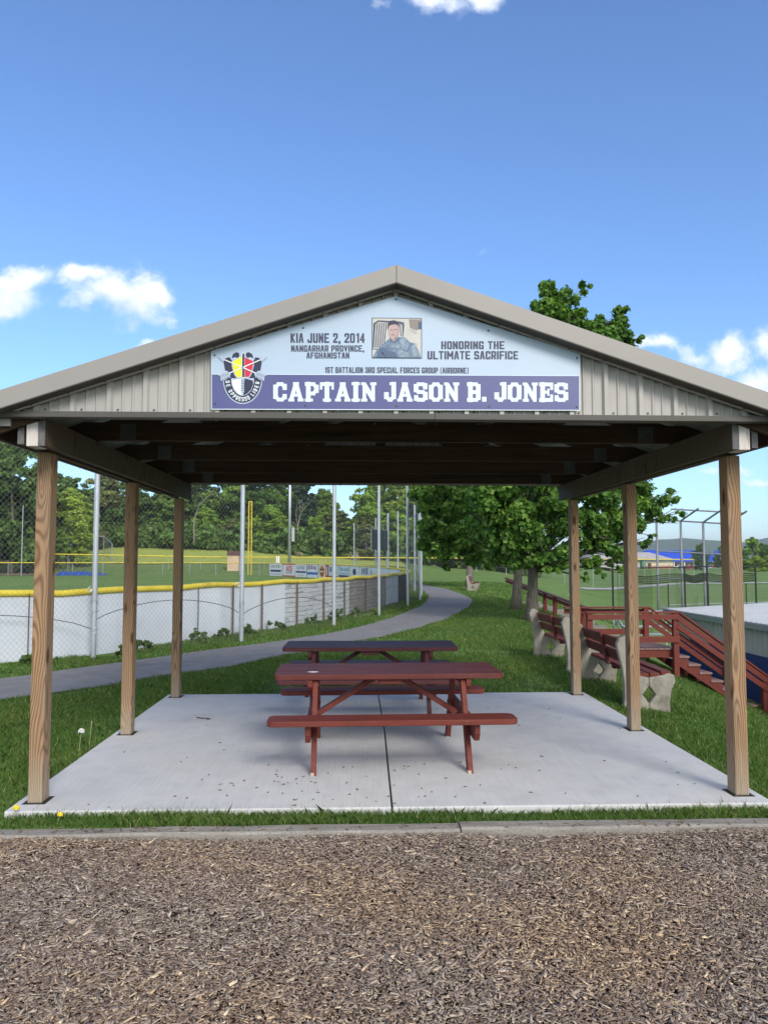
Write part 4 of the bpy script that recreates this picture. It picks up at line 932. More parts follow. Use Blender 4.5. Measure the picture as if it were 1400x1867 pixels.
# ---------------------------------------------------------------- wooden deck and stairs on the slope
DZ = -.29
deck = empty('wooden_deck', (6, 17.2, TZ(6, 17.2)), 'red wooden deck landing with railing and stairs down the grassy slope', 'deck')
DX0, DX1, DY0, DY1 = 5.1, 6.93, 16.55, 18.1
m = MB(); x = DX0
while x < DX1 - .02: m.box(x, min(x + .135, DX1), DY0 - .03, DY1, DZ - .035, DZ); x += .142
m.build('deck_boards', 'deck_board', deck, bevel=.004)
m = MB(); m.box(DX0, DX1, DY0, DY0 + .04, DZ - .20, DZ - .037); m.box(DX0, DX0 + .04, DY0 + .041, DY1, DZ - .20, DZ - .037); m.box(DX0 + .041, DX1, DY1 - .04, DY1, DZ - .20, DZ - .037); m.build('deck_frame', 'red_paint', deck)
for (x, y) in ((5.35, 16.75), (5.35, 17.9), (6.25, 16.9), (6.2, 17.9)):
    MB().box(x, x + .12, y, y + .12, TZ(x, y) - .1, DZ - .2).build('footing_post', 'timber_grey', deck)
def rpost(x, y, z0, z1, w=.115): return MB().box(x - w / 2, x + w / 2, y - w / 2, y + w / 2, z0, z1).build('rail_post', 'red_paint', deck, bevel=.004)
RT_ = DZ + .755
for (x, y) in ((5.0, DY0 - .085), (6.87, DY0 - .085), (5.25, DY1 + .06), (6.87, DY1 + .06)): rpost(x, y, TZ(x, y) - .1 if x > 6 or y < 17 else DZ - .3, RT_)
def rail(p, q, w, h, up=(0, 0, 1)): m = MB(); m.bar(p, q, w, h, up); m.build('rail', 'red_paint', deck, bevel=.004)
for y in (DY0 - .085, DY1 + .06):
    f = -1 if y < 17 else 1
    rail((4.92, y + f * .005, RT_ + .02), (6.97, y + f * .005, RT_ + .02), .15, .036)
    rail((4.94, y + f * .08, RT_ - .075), (6.93, y + f * .08, RT_ - .075), .036, .11)
    rail((4.94, y + f * .08, DZ + .20), (6.93, y + f * .08, DZ + .20), .036, .13)
N_ST, RISE, RUN = 9, .175, .245
def stx(k): return DX1 + k * RUN
m = MB()
for k in range(N_ST):
    zt = DZ - (k + 1) * RISE + .0
    m.box(stx(k) - .01, stx(k) + RUN + .02, DY0 - .03, DY1 - .35, zt - .04, zt)
m.build('stair_treads', 'deck_board', deck, bevel=.004)
for y in (DY0 + .0, DY1 - .42):
    m = MB(); pts = [(DX1 - .0, DZ - .037)]
    for k in range(N_ST): pts += [(stx(k) + .012, DZ - (k + 1) * RISE - .042 + (RISE if False else 0)), (stx(k) + RUN, DZ - (k + 1) * RISE - .042)]
    pts += [(stx(N_ST), DZ - N_ST * RISE - .25), (DX1 + .0, DZ - .36)]
    m.prism([(a, y, b) for a, b in pts], (0, .04, 0)); m.build('stringer', 'red_paint', deck)
for y in (DY0 - .085, DY1 + .06):
    f = -1 if y < 17 else 1
    e = stx(N_ST - 1); ze = RT_ - (N_ST - 1) * RISE * 1.0 + .02
    rail((6.95, y, RT_ + .02), (e, y, ze), .15, .036)
    rail((6.9, y + f * .06, RT_ - .09), (e, y + f * .06, ze - .11), .036, .11)
    rail((6.9, y + f * .06, RT_ - .27), (e, y + f * .06, ze - .29), .036, .11)
    x = e - .1; rpost(x, y, TZ(x, y) - .1, ze - .0)

# timber steps handrail further along the slope
hr = empty('stair_handrail', (7.0, 27, TZ(7, 27)), 'long sloping red wooden handrail behind the two tree trunks', 'handrail')
A, B_ = P(922, 1054, 33), P(1078, 1112, 22.5)
def lerp(f): return A.lerp(B_, f)
m = MB(); m.bar(A, B_, .12, .045); m.build('rail', 'red_paint', hr)
m = MB(); m.bar(A + Vector((0, 0, -.12)), B_ + Vector((0, 0, -.12)), .045, .11); m.build('rail', 'red_paint', hr)
for f in (.18, .55, .66, .93):
    p = lerp(f); m = MB(); m.box(p.x - .06, p.x + .06, p.y - .06, p.y + .06, min(TZ(p.x, p.y), p.z - .8) - .1, p.z - .02); m.build('rail_post', 'red_paint', hr)
A2 = A + Vector((1.0, -.8, .02)); B2 = B_ + Vector((1.0, -.6, 0))
for k in range(9):
    p = A.lerp(B_, .12 + k * .1); zz = TZ(p.x + .5, p.y)
    tag(MB().box(p.x - .1, p.x + 1.1, p.y - .15, p.y + .15, zz - .1, zz + .06 - .0).build('timber_step', 'timber_grey'),
        'one of the low grey timber steps set in the slope below the sloping red handrail', 'step', 'timber steps in the slope')

# ---------------------------------------------------------------- dugout
dg = empty('dugout', (11.5, 19, TZ(11, 19)), 'grey ribbed dugout shed with white metal roof and blue base below the slope', 'dugout')
DGX, DGY0, DGY1 = 9.75, 13.0, 23.6; zr = .10
m = MB(); y = DGY0
while y < DGY1: m.box(DGX - .012, DGX + .0, y, y + .03, -.70, zr - .06); y += .23
m.box(DGX, DGX + .1, DGY0, DGY1, -.70, zr - .06); m.box(DGX + .101, 13.4, DGY1 - .1, DGY1, -2.3, zr - .06); m.build('wall', 'dugout_siding', dg)
MB().box(DGX - .05, DGX + .1, DGY0, DGY1, -2.5, -.702).build('blue_base', 'dugout_blue', dg)
m = MB(); m.prism([(DGX - .18, DGY0 - .2, zr - .03), (13.8, DGY0 - .2, zr + .20), (13.8, DGY0 - .2, zr + .235), (DGX - .18, DGY0 - .2, zr + .005)], (0, DGY1 - DGY0 + .4, 0)); rf = m.build('roof', 'roof_white', dg)
m = MB(); y = DGY0 - .1
while y < DGY1 + .1: m.prism([(DGX - .181, y, zr + .004), (13.79, y, zr + .234), (13.79, y, zr + .254), (DGX - .181, y, zr + .024)], (0, .035, 0)); y += .23
m.build('roof_ribs', 'roof_white', rf)
MB().box(DGX - .20, DGX - .015, DGY0 - .2, DGY1 + .2, zr - .15, zr - .035).build('fascia', 'dugout_trim', dg)
# white crate at the stair foot
cr = empty('plastic_crate', (9.0, 15.6, TZ(9, 15.6)), 'white plastic crate at the foot of the red stairs', 'crate')
z0 = TZ(9.0, 15.6)
m = MB(); m.prism([(8.62, 15.5, z0 - .05), (9.05, 15.5, z0 - .05), (9.05, 15.95, z0 - .05), (8.62, 15.95, z0 - .05)], (0, 0, .42)); m.build('box', 'crate_white', cr, bevel=.03)
m = MB(); m.box(8.60, 9.07, 15.48, 15.97, z0 + .36, z0 + .42); m.build('lid', 'crate_white', cr, bevel=.015)
m = MB(); m.box(8.72, 8.95, 15.6, 15.8, z0 + .42, z0 + .46); m.build('handle', 'crate_white', cr, bevel=.015)

# ---------------------------------------------------------------- chain link helper
def wires(m, a, b, z0a, z1a, z0b, z1b, pitch, r, sag=0.0):   # diamond mesh in the vertical plane a-b
    a, b = Vector((*a, 0)), Vector((*b, 0)); L = (b - a).length; d = (b - a) / L; H = max(z1a - z0a, z1b - z0b)
    asp = 1.15; nrm = Vector((-d.y, d.x, 0))
    def pt(s, h): return a + d * s + Vector((0, 0, (z0a + (z0b - z0a) * s / L) + h))
    k = -int(H / asp / pitch) - 1
    while k * pitch < L:
        for sg in (1, -1):
            s0 = k * pitch if sg == 1 else k * pitch + H / asp
            s1 = s0 + sg * H / asp
            lo, hi = (s0, s1) if sg == 1 else (s1, s0)
            ca, cb = max(lo, 0), min(hi, L)
            if cb - ca > .02:
                ha, hb = ((ca - s0) * asp, (cb - s0) * asp) if sg == 1 else ((s0 - ca) * asp, (s0 - cb) * asp)
                p, q = pt(ca, ha), pt(cb, hb); u = (q - p).normalized(); v = u.cross(nrm)
                o = nrm * (r * .6 * sg)
                m.v += [p + nrm * r + o, p - nrm * r * .5 + v * r * .87 + o, p - nrm * r * .5 - v * r * .87 + o, q + nrm * r + o, q - nrm * r * .5 + v * r * .87 + o, q - nrm * r * .5 - v * r * .87 + o]
                n = len(m.v) - 6; m.f += [[n, n + 1, n + 4, n + 3], [n + 1, n + 2, n + 5, n + 4], [n + 2, n, n + 3, n + 5]]
        k += 1
def fast_build(m, name, mat, parent):                        # triangulation-free mesh without normal recalculation
    off = ROOT[parent.name] if parent is not None else Vector()
    V = np.array([tuple(v - off) for v in m.v]); me = np_mesh(name, V, np.array(m.f)); return link_mesh(me, name, mat, parent)

# ---------------------------------------------------------------- outfield wall
wall = empty('outfield_fence', (-2, 18, -.05), 'low white panelled ballfield fence with yellow foam cap along the path', 'fence')
WL = smooth_line(WALLXY, 60); WL_top = lambda i: TZ(*WL[i]) + 1.12
def sect(name, mat, i0, i1, planks=False, zb=0.0, zt=1.06):
    m = MB()
    for i in range(i0, i1):
        a, b = WL[i], WL[i + 1]; d = np.array([b[1] - a[1], -(b[0] - a[0])]); d = d / np.hypot(*d) * -.02
        rows = [(zb, zt)] if not planks else [(zb + k * .118, zb + k * .118 + .108) for k in range(9)]
        for (r0, r1) in rows:
            za, zc = TZ(*a), TZ(*b)
            m.prism([(a[0], a[1], za + r0), (b[0], b[1], zc + r0), (b[0], b[1], zc + r1), (a[0], a[1], za + r1)], (d[0], d[1], 0))
    return m.build(name, mat, wall)
def widx(px):                                                # wall sample nearest a photo column
    return min(range(60), key=lambda i: abs((WL[i][0] / WL[i][1]) - (ray(px, 1100).x / ray(px, 1100).y)))
iA, iB, iC, iD = widx(522), widx(632), widx(702), widx(724)
sect('white_panel', 'panel_white', 0, iA); sect('plank_panel', 'panel_plank', iA, iB, True); sect('plank_panel', 'panel_grey', iB, iC, True)
sect('light_panel', 'panel_light', iC, iD); sect('dark_panel', 'panel_dark', iD, 59)
m = MB()
for i in range(iA, iC):
    a, b = WL[i], WL[i + 1]; d = np.array([b[1] - a[1], -(b[0] - a[0])]); d = d / np.hypot(*d) * -.035
    m.prism([(a[0] + d[0] * .8, a[1] + d[1] * .8, -.02), (b[0] + d[0] * .8, b[1] + d[1] * .8, -.02), (b[0] + d[0] * .8, b[1] + d[1] * .8, 1.03), (a[0] + d[0] * .8, a[1] + d[1] * .8, 1.03)], (d[0] * .2, d[1] * .2, 0))
m.build('backing', 'panel_dark', wall)
m = MB(); m.tube([(p[0], p[1], TZ(*p) + 1.115 + .015 * math.sin(i * 1.3) + RNG.normal(0, .004)) for i, p in enumerate(WL)], .058, 10); m.build('foam_cap', 'foam_yellow', wall, smooth=True)
for px in (20, 362, 413, 474, 535, 587, 631, 668, 702):
    i = widx(px); a = WL[i]; q = np.array([.045, -.045])
    m = MB(); m.tube([(a[0] + q[0], a[1] + q[1], TZ(*a) - .1), (a[0] + q[0], a[1] + q[1], TZ(*a) + 1.1)], .021 if px not in (20, 362) else .010, 8); m.build('fence_post', 'fence_rust', wall)
for (p0, p1) in ((0.35, .35),):
    pass

# far run of the same ball field's fence, with advertising banners
FARXY = [(2.75, 40), (2.6, 44), (1.9, 50), (0.3, 58), (-2.7, 70), (-9.4, 84), (-14, 88), (-22, 90), (-31, 88), (-42, 84), (-55, 76)]
FL = smooth_line(FARXY, 90); ft = np.interp(np.arange(90), [0, 20, 45, 89], [1.1, 1.25, 1.36, 1.42])
far = empty('far_outfield_fence', (-12, 80, -.05), 'far chain link outfield fence with yellow top rail facing the field', 'fence')
m = MB(); m.tube([(p[0], p[1], TZ(*p) + ft[i] + .02) for i, p in enumerate(FL)], .05, 8); m.build('yellow_rail', 'foam_yellow', far, smooth=True)
for i in range(2, 90, 3):
    a = FL[i]; m = MB(); m.tube([(a[0], a[1] + .06, TZ(*a) - .1), (a[0], a[1] + .06, TZ(*a) + ft[i])], .035, 6); m.build('fence_post', 'galvanized', far)
m = MB()
for i in range(30, 89):
    a, b = FL[i], FL[i + 1]; wires(m, a, b, TZ(*a), TZ(*a) + ft[i], TZ(*b), TZ(*b) + ft[i + 1], .2, .004)
fast_build(m, 'chain_link', 'wire_steel', far)
def fidx(px): return min(np.arange(0, 900) / 10, key=lambda f: abs(fpt(f)[0] / fpt(f)[1] - ray(px, 1040).x / ray(px, 1040).y))
def fpt(f): i = min(int(f), 88); return FL[i] + (FL[i + 1] - FL[i]) * (f - i)
ADS = [(491, 515, 'white banner with dark script lines, leftmost on the far fence', 'ad_white'), (515, 538, 'white banner with big red ACE lettering on the far fence', 'ad_white'),
       (538, 559, 'white banner with grey script over a black bar', 'ad_white'), (559, 580, 'white banner with purple letters over a blue bar', 'ad_white'),
       (580, 593, 'white banner with an orange and brown round badge', 'ad_white'), (593, 599, 'narrow red upright banner beside the orange badge banner', 'ad_red'),
       (599, 616, 'white banner with small blue emblem behind the third tall pole', 'ad_white'), (616, 638, 'white banner with teal lettering over a black bar', 'ad_white'),
       (638, 655, 'white banner with a small dark round logo', 'ad_white'), (655, 674, 'white banner with large navy block letters', 'ad_white'),
       (674, 689, 'white banner with a dark curved stroke and grey text', 'ad_white'), (689, 708, 'white banner with a navy bar beside the scoreboard posts', 'ad_white'), (708, 728, 'white banner with purple square at the fence corner', 'ad_white')]
for q, (x0, x1, lab, mt) in enumerate(ADS):
    f0, f1 = fidx(x0 + .5), fidx(x1 - .5); a, b = fpt(f0), fpt(f1)
    za, zb = TZ(*a), TZ(*b); ha, hb = float(np.interp(f0, range(90), ft)) - .02, float(np.interp(f1, range(90), ft)) - .02
    def at(u, v, k=0):
        p = a + (b - a) * u; return Vector((p[0] + .02, p[1] - .08 - .004 * k, (za + .04) * (1 - u) + (zb + .04) * u + v * (ha * (1 - u) + hb * u - .04)))
    m = MB(); m.prism([at(0, 0), at(1, 0), at(1, 1), at(0, 1)], (0, .012, 0)); root = m.build('advertising_banner', mt); tag(root, lab, 'banner', 'advertising banners on the far fence')
    ROOT[root.name] = Vector()
    def patch(rects, mat, name='printed_block', k=1):
        mm = MB()
        for (u0, u1, v0, v1) in rects: mm.add([at(u0, v0, k), at(u1, v0, k), at(u1, v1, k), at(u0, v1, k)], [(0, 1, 2, 3)])
        mm.build(name, mat, root)
    def words(t, u0, u1, v0, v1, mat, k=1): text_mb(SANS, t, lambda u, v: at(u0 + (u1 - u0) * u, v0 + (v1 - v0) * v, k), .08, 24, 22).build('lettering', mat, root)
    scrib = lambda u0, u1, v0, v1, n, mat: patch([(u0 + (u1 - u0) * i / n, u0 + (u1 - u0) * (i + .62) / n, v0 + (v1 - v0) * .25 * random.random(), v1 - (v1 - v0) * .3 * random.random()) for i in range(n)], mat, 'lettering')
    if q == 0: scrib(.08, .92, .62, .95, 7, 'ad_grey'); patch([(.08, .92, .32, .5)], 'ad_navy'); scrib(.05, .95, .08, .22, 12, 'ad_grey')
    elif q == 1: words('ACE', .28, .8, .42, .84, 'ad_red'); scrib(.28, .78, .24, .36, 7, 'ad_navy'); patch([(0, 1, 0, .08), (0, 1, .93, 1)], 'ad_red')
    elif q == 2: scrib(.12, .88, .55, .92, 6, 'ad_grey'); patch([(.04, .96, .32, .46)], 'ad_navy'); scrib(.2, .8, .1, .2, 7, 'ad_grey')
    elif q == 3: scrib(.1, .9, .55, .95, 5, 'ad_purple'); patch([(.02, .98, .22, .42)], 'ad_blue'); patch([(0, .03, 0, 1)], 'ad_navy')
    elif q == 4:
        mm = MB(); mm.add([at(.5 + .42 * math.cos(t), .5 + .44 * math.sin(t), 1) for t in np.linspace(0, 6.28, 17)[:-1]], [tuple(range(16))]); mm.build('badge', 'ad_orange', root)
        patch([(.2, .8, .55, .72), (.3, .7, .18, .42)], 'ad_brown', k=2); patch([(.25, .75, .46, .53)], 'ad_white', k=2)
    elif q == 5: scrib(.2, .8, .1, .9, 1, 'ad_white')
    elif q == 6: patch([(.1, .3, .5, .85)], 'ad_blue'); patch([(0, 1, .04, .22)], 'ad_purple'); scrib(.4, .9, .4, .6, 4, 'ad_grey')
    elif q == 7: scrib(.12, .95, .55, .9, 6, 'ad_teal'); patch([(.05, .95, .15, .34)], 'ad_navy'); scrib(.1, .9, .38, .5, 8, 'ad_teal')
    elif q == 8:
        mm = MB(); mm.add([at(.45 + .2 * math.cos(t), .62 + .22 * math.sin(t), 1) for t in np.linspace(0, 6.28, 13)[:-1]], [tuple(range(12))]); mm.build('logo', 'ad_navy', root)
        scrib(.15, .8, .18, .3, 7, 'ad_grey')
    elif q == 9: scrib(.2, .85, .45, .95, 4, 'ad_navy'); scrib(.35, .85, .16, .26, 6, 'ad_navy')
    elif q == 10: patch([(.12, .22, .1, .8), (.2, .3, .1, .2)], 'ad_navy'); scrib(.4, .95, .4, .7, 4, 'ad_grey')
    elif q == 11: patch([(.05, .6, .4, .62)], 'ad_navy'); scrib(.62, .98, .35, .65, 3, 'ad_navy')
    else: patch([(.1, .45, .3, .75)], 'ad_purple')

# second field's fence farther off
f2 = [(-70, 92), (-46, 96), (-22, 100), (0, 103), (15, 103), (32, 104), (48, 108)]
F2 = smooth_line(f2, 60); zz2 = np.interp(F2[:, 0], [-46, -18, 0, 16, 32], [2.55, 2.05, 2.0, 1.9, 1.75])
sec = empty('second_field_fence', (0, 103, TZ(0, 103)), 'distant chain link fence with yellow top rail across the whole field', 'fence')
m = MB(); m.tube([(p[0], p[1], zz2[i]) for i, p in enumerate(F2)], .075, 8); m.build('yellow_rail', 'foam_yellow', sec, smooth=True)
for i in range(1, 60, 2):
    a = F2[i]; m = MB(); m.tube([(a[0], a[1] + .08, TZ(*a) - .1), (a[0], a[1] + .08, zz2[i])], .035, 6); m.build('fence_post', 'galvanized', sec)
m = MB()
for i in range(0, 59):
    a, b = F2[i], F2[i + 1]; wires(m, a, b, TZ(*a), zz2[i], TZ(*b), zz2[i + 1], .3, .0045)
fast_build(m, 'chain_link', 'wire_steel', sec)

# ---------------------------------------------------------------- tall ball-stop net
net = empty('ball_stop_fence', (-2.33, 15.8, -.05), 'tall chain link ball stop fence on silver poles between path and field', 'fence')
NPX = [(-7.6, 10.7), (-4.46, 13.34), (-2.33, 15.81), (-.56, 19.36), (.68, 23.28), (1.82, 27.48), (2.62, 31.9), (3.02, 36.0), (3.1, 41.0), (2.5, 46.5), (1.35, 54), (-.2, 62)]
NH = 4.32
for i, (x, y) in enumerate(NPX):
    r = .046 if i < 6 else (.06 if i in (6, 7) else .05); h = NH + .05 if i < 6 else (4.55 if i > 7 else 3.6)
    m = MB(); m.tube([(x, y, -.15), (x, y, h)], r, 14); m.tube([(x, y, h), (x, y, h + .05)], [r * 1.15, r * .4], 14)
    o = m.build('pole', 'pole_steel', net, smooth=True)
    md = o.modifiers.new('es', 'EDGE_SPLIT'); md.split_angle = R(40)
    if i in (1, 2):
        zc = .88 if i == 1 else .72
        for k in range(4):
            cz = (.40, .44, .70, zc)[k]; m = MB()
            m.tube([(x + (r + .006) * math.cos(t), y + (r + .006) * math.sin(t), cz + .05 * math.sin(t + k)) for t in np.linspace(0, 6.28, 13)], .005, 5); m.build('tie_wire', 'galvanized', o)
        m = MB(); m.tube([(x - .05, y - .05, 1.16), (x - .10, y - .07, 1.12), (x - .06, y - .08, 1.06), (x - .03, y - .05, 1.10)], .012, 6); m.build('wire_knot', 'galvanized', o)
m = MB()
for i in range(len(NPX) - 1):
    a, b = NPX[i], NPX[i + 1]; p = .088 if i < 3 else (.11 if i < 5 else (.16 if i < 7 else .36))
    o = np.array([-.05, .05])
    wires(m, np.array(a) + o, np.array(b) + o, -.02, NH if i < 6 else 4.0, -.02, NH if i < 6 else 4.0, p, .0016 if i < 2 else (.0011 if i < 5 else .0016))
fast_build(m, 'chain_link', 'wire_steel', net)
m = MB()
for i in range(len(NPX) - 2):
    a, b = NPX[i], NPX[i + 1]; n = 14; ends = .44; rise = .32
    m.tube([(a[0] + (b[0] - a[0]) * k / n - .06, a[1] + (b[1] - a[1]) * k / n + .03, ends + rise * math.sin(math.pi * k / n) ** .7 + (.1 if i % 2 else 0)) for k in range(n + 1)], .0075, 6)
m.build('tension_cable', 'screw_dark', net)
m = MB()
for i in range(len(NPX) - 1):
    m.tube([(NPX[i][0], NPX[i][1], NH - .03 if i < 6 else 3.97), (NPX[i + 1][0], NPX[i + 1][1], NH - .03 if i < 5 else 3.97)], .012, 6)
m.build('top_wire', 'galvanized', net)

# ---------------------------------------------------------------- things on the far field
def pole(name, px, ytop, ybase, Y, r, mat, label, cat):
    a = P(px, ytop, Y); z0 = TZ(a.x, Y); m = MB(); m.tube([(a.x, Y, z0 - .2), (a.x, Y, a.z)], [r * 1.1, r * .85], 12)
    m.tube([(a.x, Y, z0 - .1), (a.x, Y, z0 + .12)], [r * 1.7, r * 1.5], 12); m.tube([(a.x, Y, a.z), (a.x, Y, a.z + .05)], [r, r * .3], 12)
    return tag(m.build(name, mat, smooth=False), label, cat)
sb = empty('scoreboard', (1.5, 50.5, TZ(1.5, 50.5)), 'black scoreboard with white score windows on two silver posts', 'scoreboard')
c0, c1 = P(677.5, 964.5, 49.0), P(706, 1003, 51.6)
u_ = Vector((c1.x - c0.x, 2.6, 0)); n_ = Vector((u_.y, -u_.x, 0)).normalized()
def sbp(u, v, k=0): return Vector((c0.x, 49.0, 0)) + u_ * u + Vector((0, 0, c1.z + (c0.z - c1.z) * v)) - n_ * (-.01 * k) * -1
def sbq(u, v, k): q = Vector((c0.x, 49.0, 0)) + u_ * u; return Vector((q.x - .02 * k, q.y - .03 * k, c1.z + (c0.z - c1.z) * v))
m = MB(); m.prism([sbq(0, 0, 0), sbq(1, 0, 0), sbq(1, 1, 0), sbq(0, 1, 0)], (.1, .16, 0)); m.build('board', 'black_paint', sb)
m = MB()
for (a0, a1, v0, v1) in ((.06, .16, .82, .94), (.02, .18, .70, .79), (.06, .16, .58, .67), (.02, .24, .38, .50), (.28, .46, .72, .86), (.60, .67, .42, .54), (.72, .78, .42, .54), (.30, .50, .04, .18)):
    n = 3
    for k in range(n): m.add([sbq(a0 + (a1 - a0) * (k + .0) / n, v0, 1), sbq(a0 + (a1 - a0) * (k + .75) / n, v0, 1), sbq(a0 + (a1 - a0) * (k + .75) / n, v1, 1), sbq(a0 + (a1 - a0) * k / n, v1, 1)], [(0, 1, 2, 3)])
m.build('score_windows', 'white_paint', sb)
m = MB()
for (p, q) in (((0, 0), (1, 0)), ((0, 1), (1, 1)), ((0, 0), (0, 1))): m.tube([sbq(*p, 1), sbq(*q, 1)], .018, 5)
m.build('edge_frame', 'galvanized', sb)
for u, ytop in ((.33, 936), (.93, 936)):
    q = sbq(u, 0, -6); z = P(690, ytop, q.y).z; m = MB(); m.tube([(q.x, q.y, -.1), (q.x, q.y, z)], .075, 10); m.build('post', 'pole_steel', sb)
fp = empty('foul_pole', (-12.2, 89, TZ(-12, 89)), 'yellow two-bar foul pole rising beside the left field fence', 'foul pole')
pa, pb = P(454, 914.5, 89), P(459.6, 914.5, 89)
for p in (pa, pb): m = MB(); m.tube([(p.x, 89, TZ(p.x, 89) - .1), (p.x, 89, p.z)], .05, 8); m.build('post', 'yellow_paint', fp)
m = MB()
z = 1.4
while z < pa.z: m.tube([(pa.x, 89, z), (pb.x, 89, z)], .012, 5); z += .16
m.tube([(pa.x, 89, pa.z), (pb.x, 89, pb.z)], .05, 6); m.build('screen', 'yellow_paint', fp)
lp = empty('light_pole', (-8.2, 96, TZ(-8.2, 96)), 'thick grey light pole with control box rising beyond the banners', 'pole')
a = P(529.5, 800, 96); m = MB(); m.tube([(a.x, 96, TZ(a.x, 96) - .2), (a.x, 96, a.z)], [.19, .15], 14); m.build('pole', 'pole_steel', lp, smooth=True)
p0, p1 = P(532.5, 962, 95.8), P(537, 987, 95.8); MB().box(p0.x, p1.x, 95.6, 96, p1.z, p0.z).build('control_box', 'panel_light', lp)
pole('slim_pole', 43, 922, 1031, 86, .05, 'galvanized', 'slim pale pole standing in the left outfield', 'pole')
for px in (505, 509):
    pass
wp = empty('white_posts', (-9.6, 92, TZ(-9.6, 92)), 'short pair of white posts beyond the far fence near the light pole', 'posts')
for px in (505.2, 508.6):
    a = P(px, 1014, 92); MB().box(a.x - .07, a.x + .07, 91.9, 92.1, TZ(a.x, 92) - .1, a.z).build('post', 'white_paint', wp)
sh = empty('equipment_box', (-16, 99, TZ(-16, 99)), 'brown and tan equipment box behind the left field fence', 'box')
a, b = P(415, 1004.5, 99), P(437, 1013, 99); zb = TZ(a.x, 99)
MB().box(a.x, b.x, 98.6, 99.8, b.z, a.z).build('lid', 'shed_brown', sh); MB().box(a.x + .05, b.x - .05, 98.65, 99.75, zb - .1, b.z).build('body', 'brick_tan', sh)
bs = empty('far_backstop', (-40, 112, TZ(-38, 112)), 'small distant chain link backstop against the left woods', 'backstop')
q = [P(127, 995, 104), P(144, 977, 110), P(190, 978, 110), P(205, 992, 106)]
for k, p in enumerate(q): m = MB(); m.tube([(p.x, p.y, TZ(p.x, p.y) - .1), tuple(p)], .07, 6); m.build('post', 'galvanized', bs)
m = MB()
for k in range(3): m.tube([q[k], q[k + 1]], .06, 6)
m.build('rail', 'galvanized', bs)
m = MB()
for k in range(3): wires(m, q[k][:2], q[k + 1][:2], TZ(*q[k][:2]), q[k].z, TZ(*q[k + 1][:2]), q[k + 1].z, .35, .006)
fast_build(m, 'chain_link', 'wire_steel', bs)
# heaped tarpaulin
def tarp():
    n, k = 40, 8; a, b = P(98, 1044, 88), P(192, 1045, 88); V, F = [], []
    for i in range(n):
        for j in range(k):
            u, v = i / (n - 1), j / (k - 1); h = .55 * math.sin(math.pi * v) ** .7 * (.55 + .45 * math.sin(i * .9) * math.cos(i * .37 + j)) * min(1, 6 * u, 6 * (1 - u))
            x = a.x + (b.x - a.x) * u; y = 86.5 + 3.5 * v + .4 * math.sin(i * .5); V.append((x, y, TZ(x, y) + max(0, h) + .01))
    for i in range(n - 1):
        for j in range(k - 1): F.append((i * k + j, i * k + j + 1, (i + 1) * k + j + 1, (i + 1) * k + j))
    m = MB(); m.add(V, F); tag(m.build('tarpaulin', 'tarp_blue', smooth=True), 'crumpled bright blue tarpaulin lying on the left field', 'tarpaulin')
tarp()
def ellipse_patch(name, cx, cy, rx, ry, mat, dz=.012):
    m = MB(); n = 40; pts = [(cx + rx * math.cos(2 * math.pi * i / n) * (1 + .05 * math.sin(i * 3)), cy + ry * math.sin(2 * math.pi * i / n) * (1 + .05 * math.cos(i * 2))) for i in range(n)]
    rings = []
    for f in (1, .75, .5, .25): rings += [(cx + (x - cx) * f, cy + (y - cy) * f) for x, y in pts]
    vs = [(x, y, TZ(x, y) + dz) for x, y in rings] + [(cx, cy, TZ(cx, cy) + dz)]
    fs = [(r * n + i, r * n + (i + 1) % n, (r + 1) * n + (i + 1) % n, (r + 1) * n + i) for r in range(3) for i in range(n)] + [(3 * n + i, 3 * n + (i + 1) % n, 4 * n) for i in range(n)]
    m.add(vs, fs); tag(m.build(name, mat), kind='structure')
def sunlit_tint_strip():  # strip of grass coloured as sunlit, laid over the rising field
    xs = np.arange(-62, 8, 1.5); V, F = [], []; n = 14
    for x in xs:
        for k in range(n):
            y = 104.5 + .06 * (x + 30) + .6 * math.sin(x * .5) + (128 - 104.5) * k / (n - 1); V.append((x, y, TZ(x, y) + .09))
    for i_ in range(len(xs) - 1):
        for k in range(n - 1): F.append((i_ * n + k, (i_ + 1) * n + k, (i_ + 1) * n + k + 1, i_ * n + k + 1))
    m = MB(); m.add(V, F); tag(m.build('sunlit_tint_strip', 'sunlit_tint_grass', smooth=True), kind='structure')
sunlit_tint_strip()
ellipse_patch('dirt_patch', -41, 90, 7, 5, 'dirt', .06)
strip('gravel_path', [(27, 90), (33, 98), (41, 108), (51, 120), (75, 129)], [(27, 94), (33, 102), (41, 112.5), (51, 124.5), (75, 133)], 'gravel_grey', .06)
strip('chalk_line', [(8, 62), (18, 63.2)], [(8, 62.35), (18, 63.55)], 'white_paint', .05)
# ---------------------------------------------------------------- right-hand ball field
bk = empty('backstop', (18, 41, -2.2), 'tall chain link backstop on grey posts behind the dugout', 'backstop')
BKX = [(1196, 40.5), (1240, 40), (1281, 39.5), (1325, 39)]; pts = []
for px, Y in BKX: pts.append(P(px, 950 + (px - 1240) * .06, Y))
for p in pts: m = MB(); m.tube([(p.x, p.y, -2.5), tuple(p)], .062, 10); m.build('post', 'backstop_steel', bk, smooth=True)
top = [p + Vector((.40, -.95, .50)) for p in pts]
for p, t in zip(pts[1:], top[1:]): m = MB(); m.tube([p, t + (t - p) * .18], .05, 8); m.build('overhang_arm', 'backstop_steel', bk)
for line_ in [pts, top] + [[p.lerp(Vector((p.x, p.y, -2.2)), f) for p in pts] for f in (.28, .52, .78)]:
    m = MB(); m.tube(line_, .04, 8); m.build('rail', 'backstop_steel', bk)
m = MB()
for k in range(3): wires(m, pts[k][:2], pts[k + 1][:2], -2.2, pts[k].z, -2.2, pts[k + 1].z, .13, .0022)
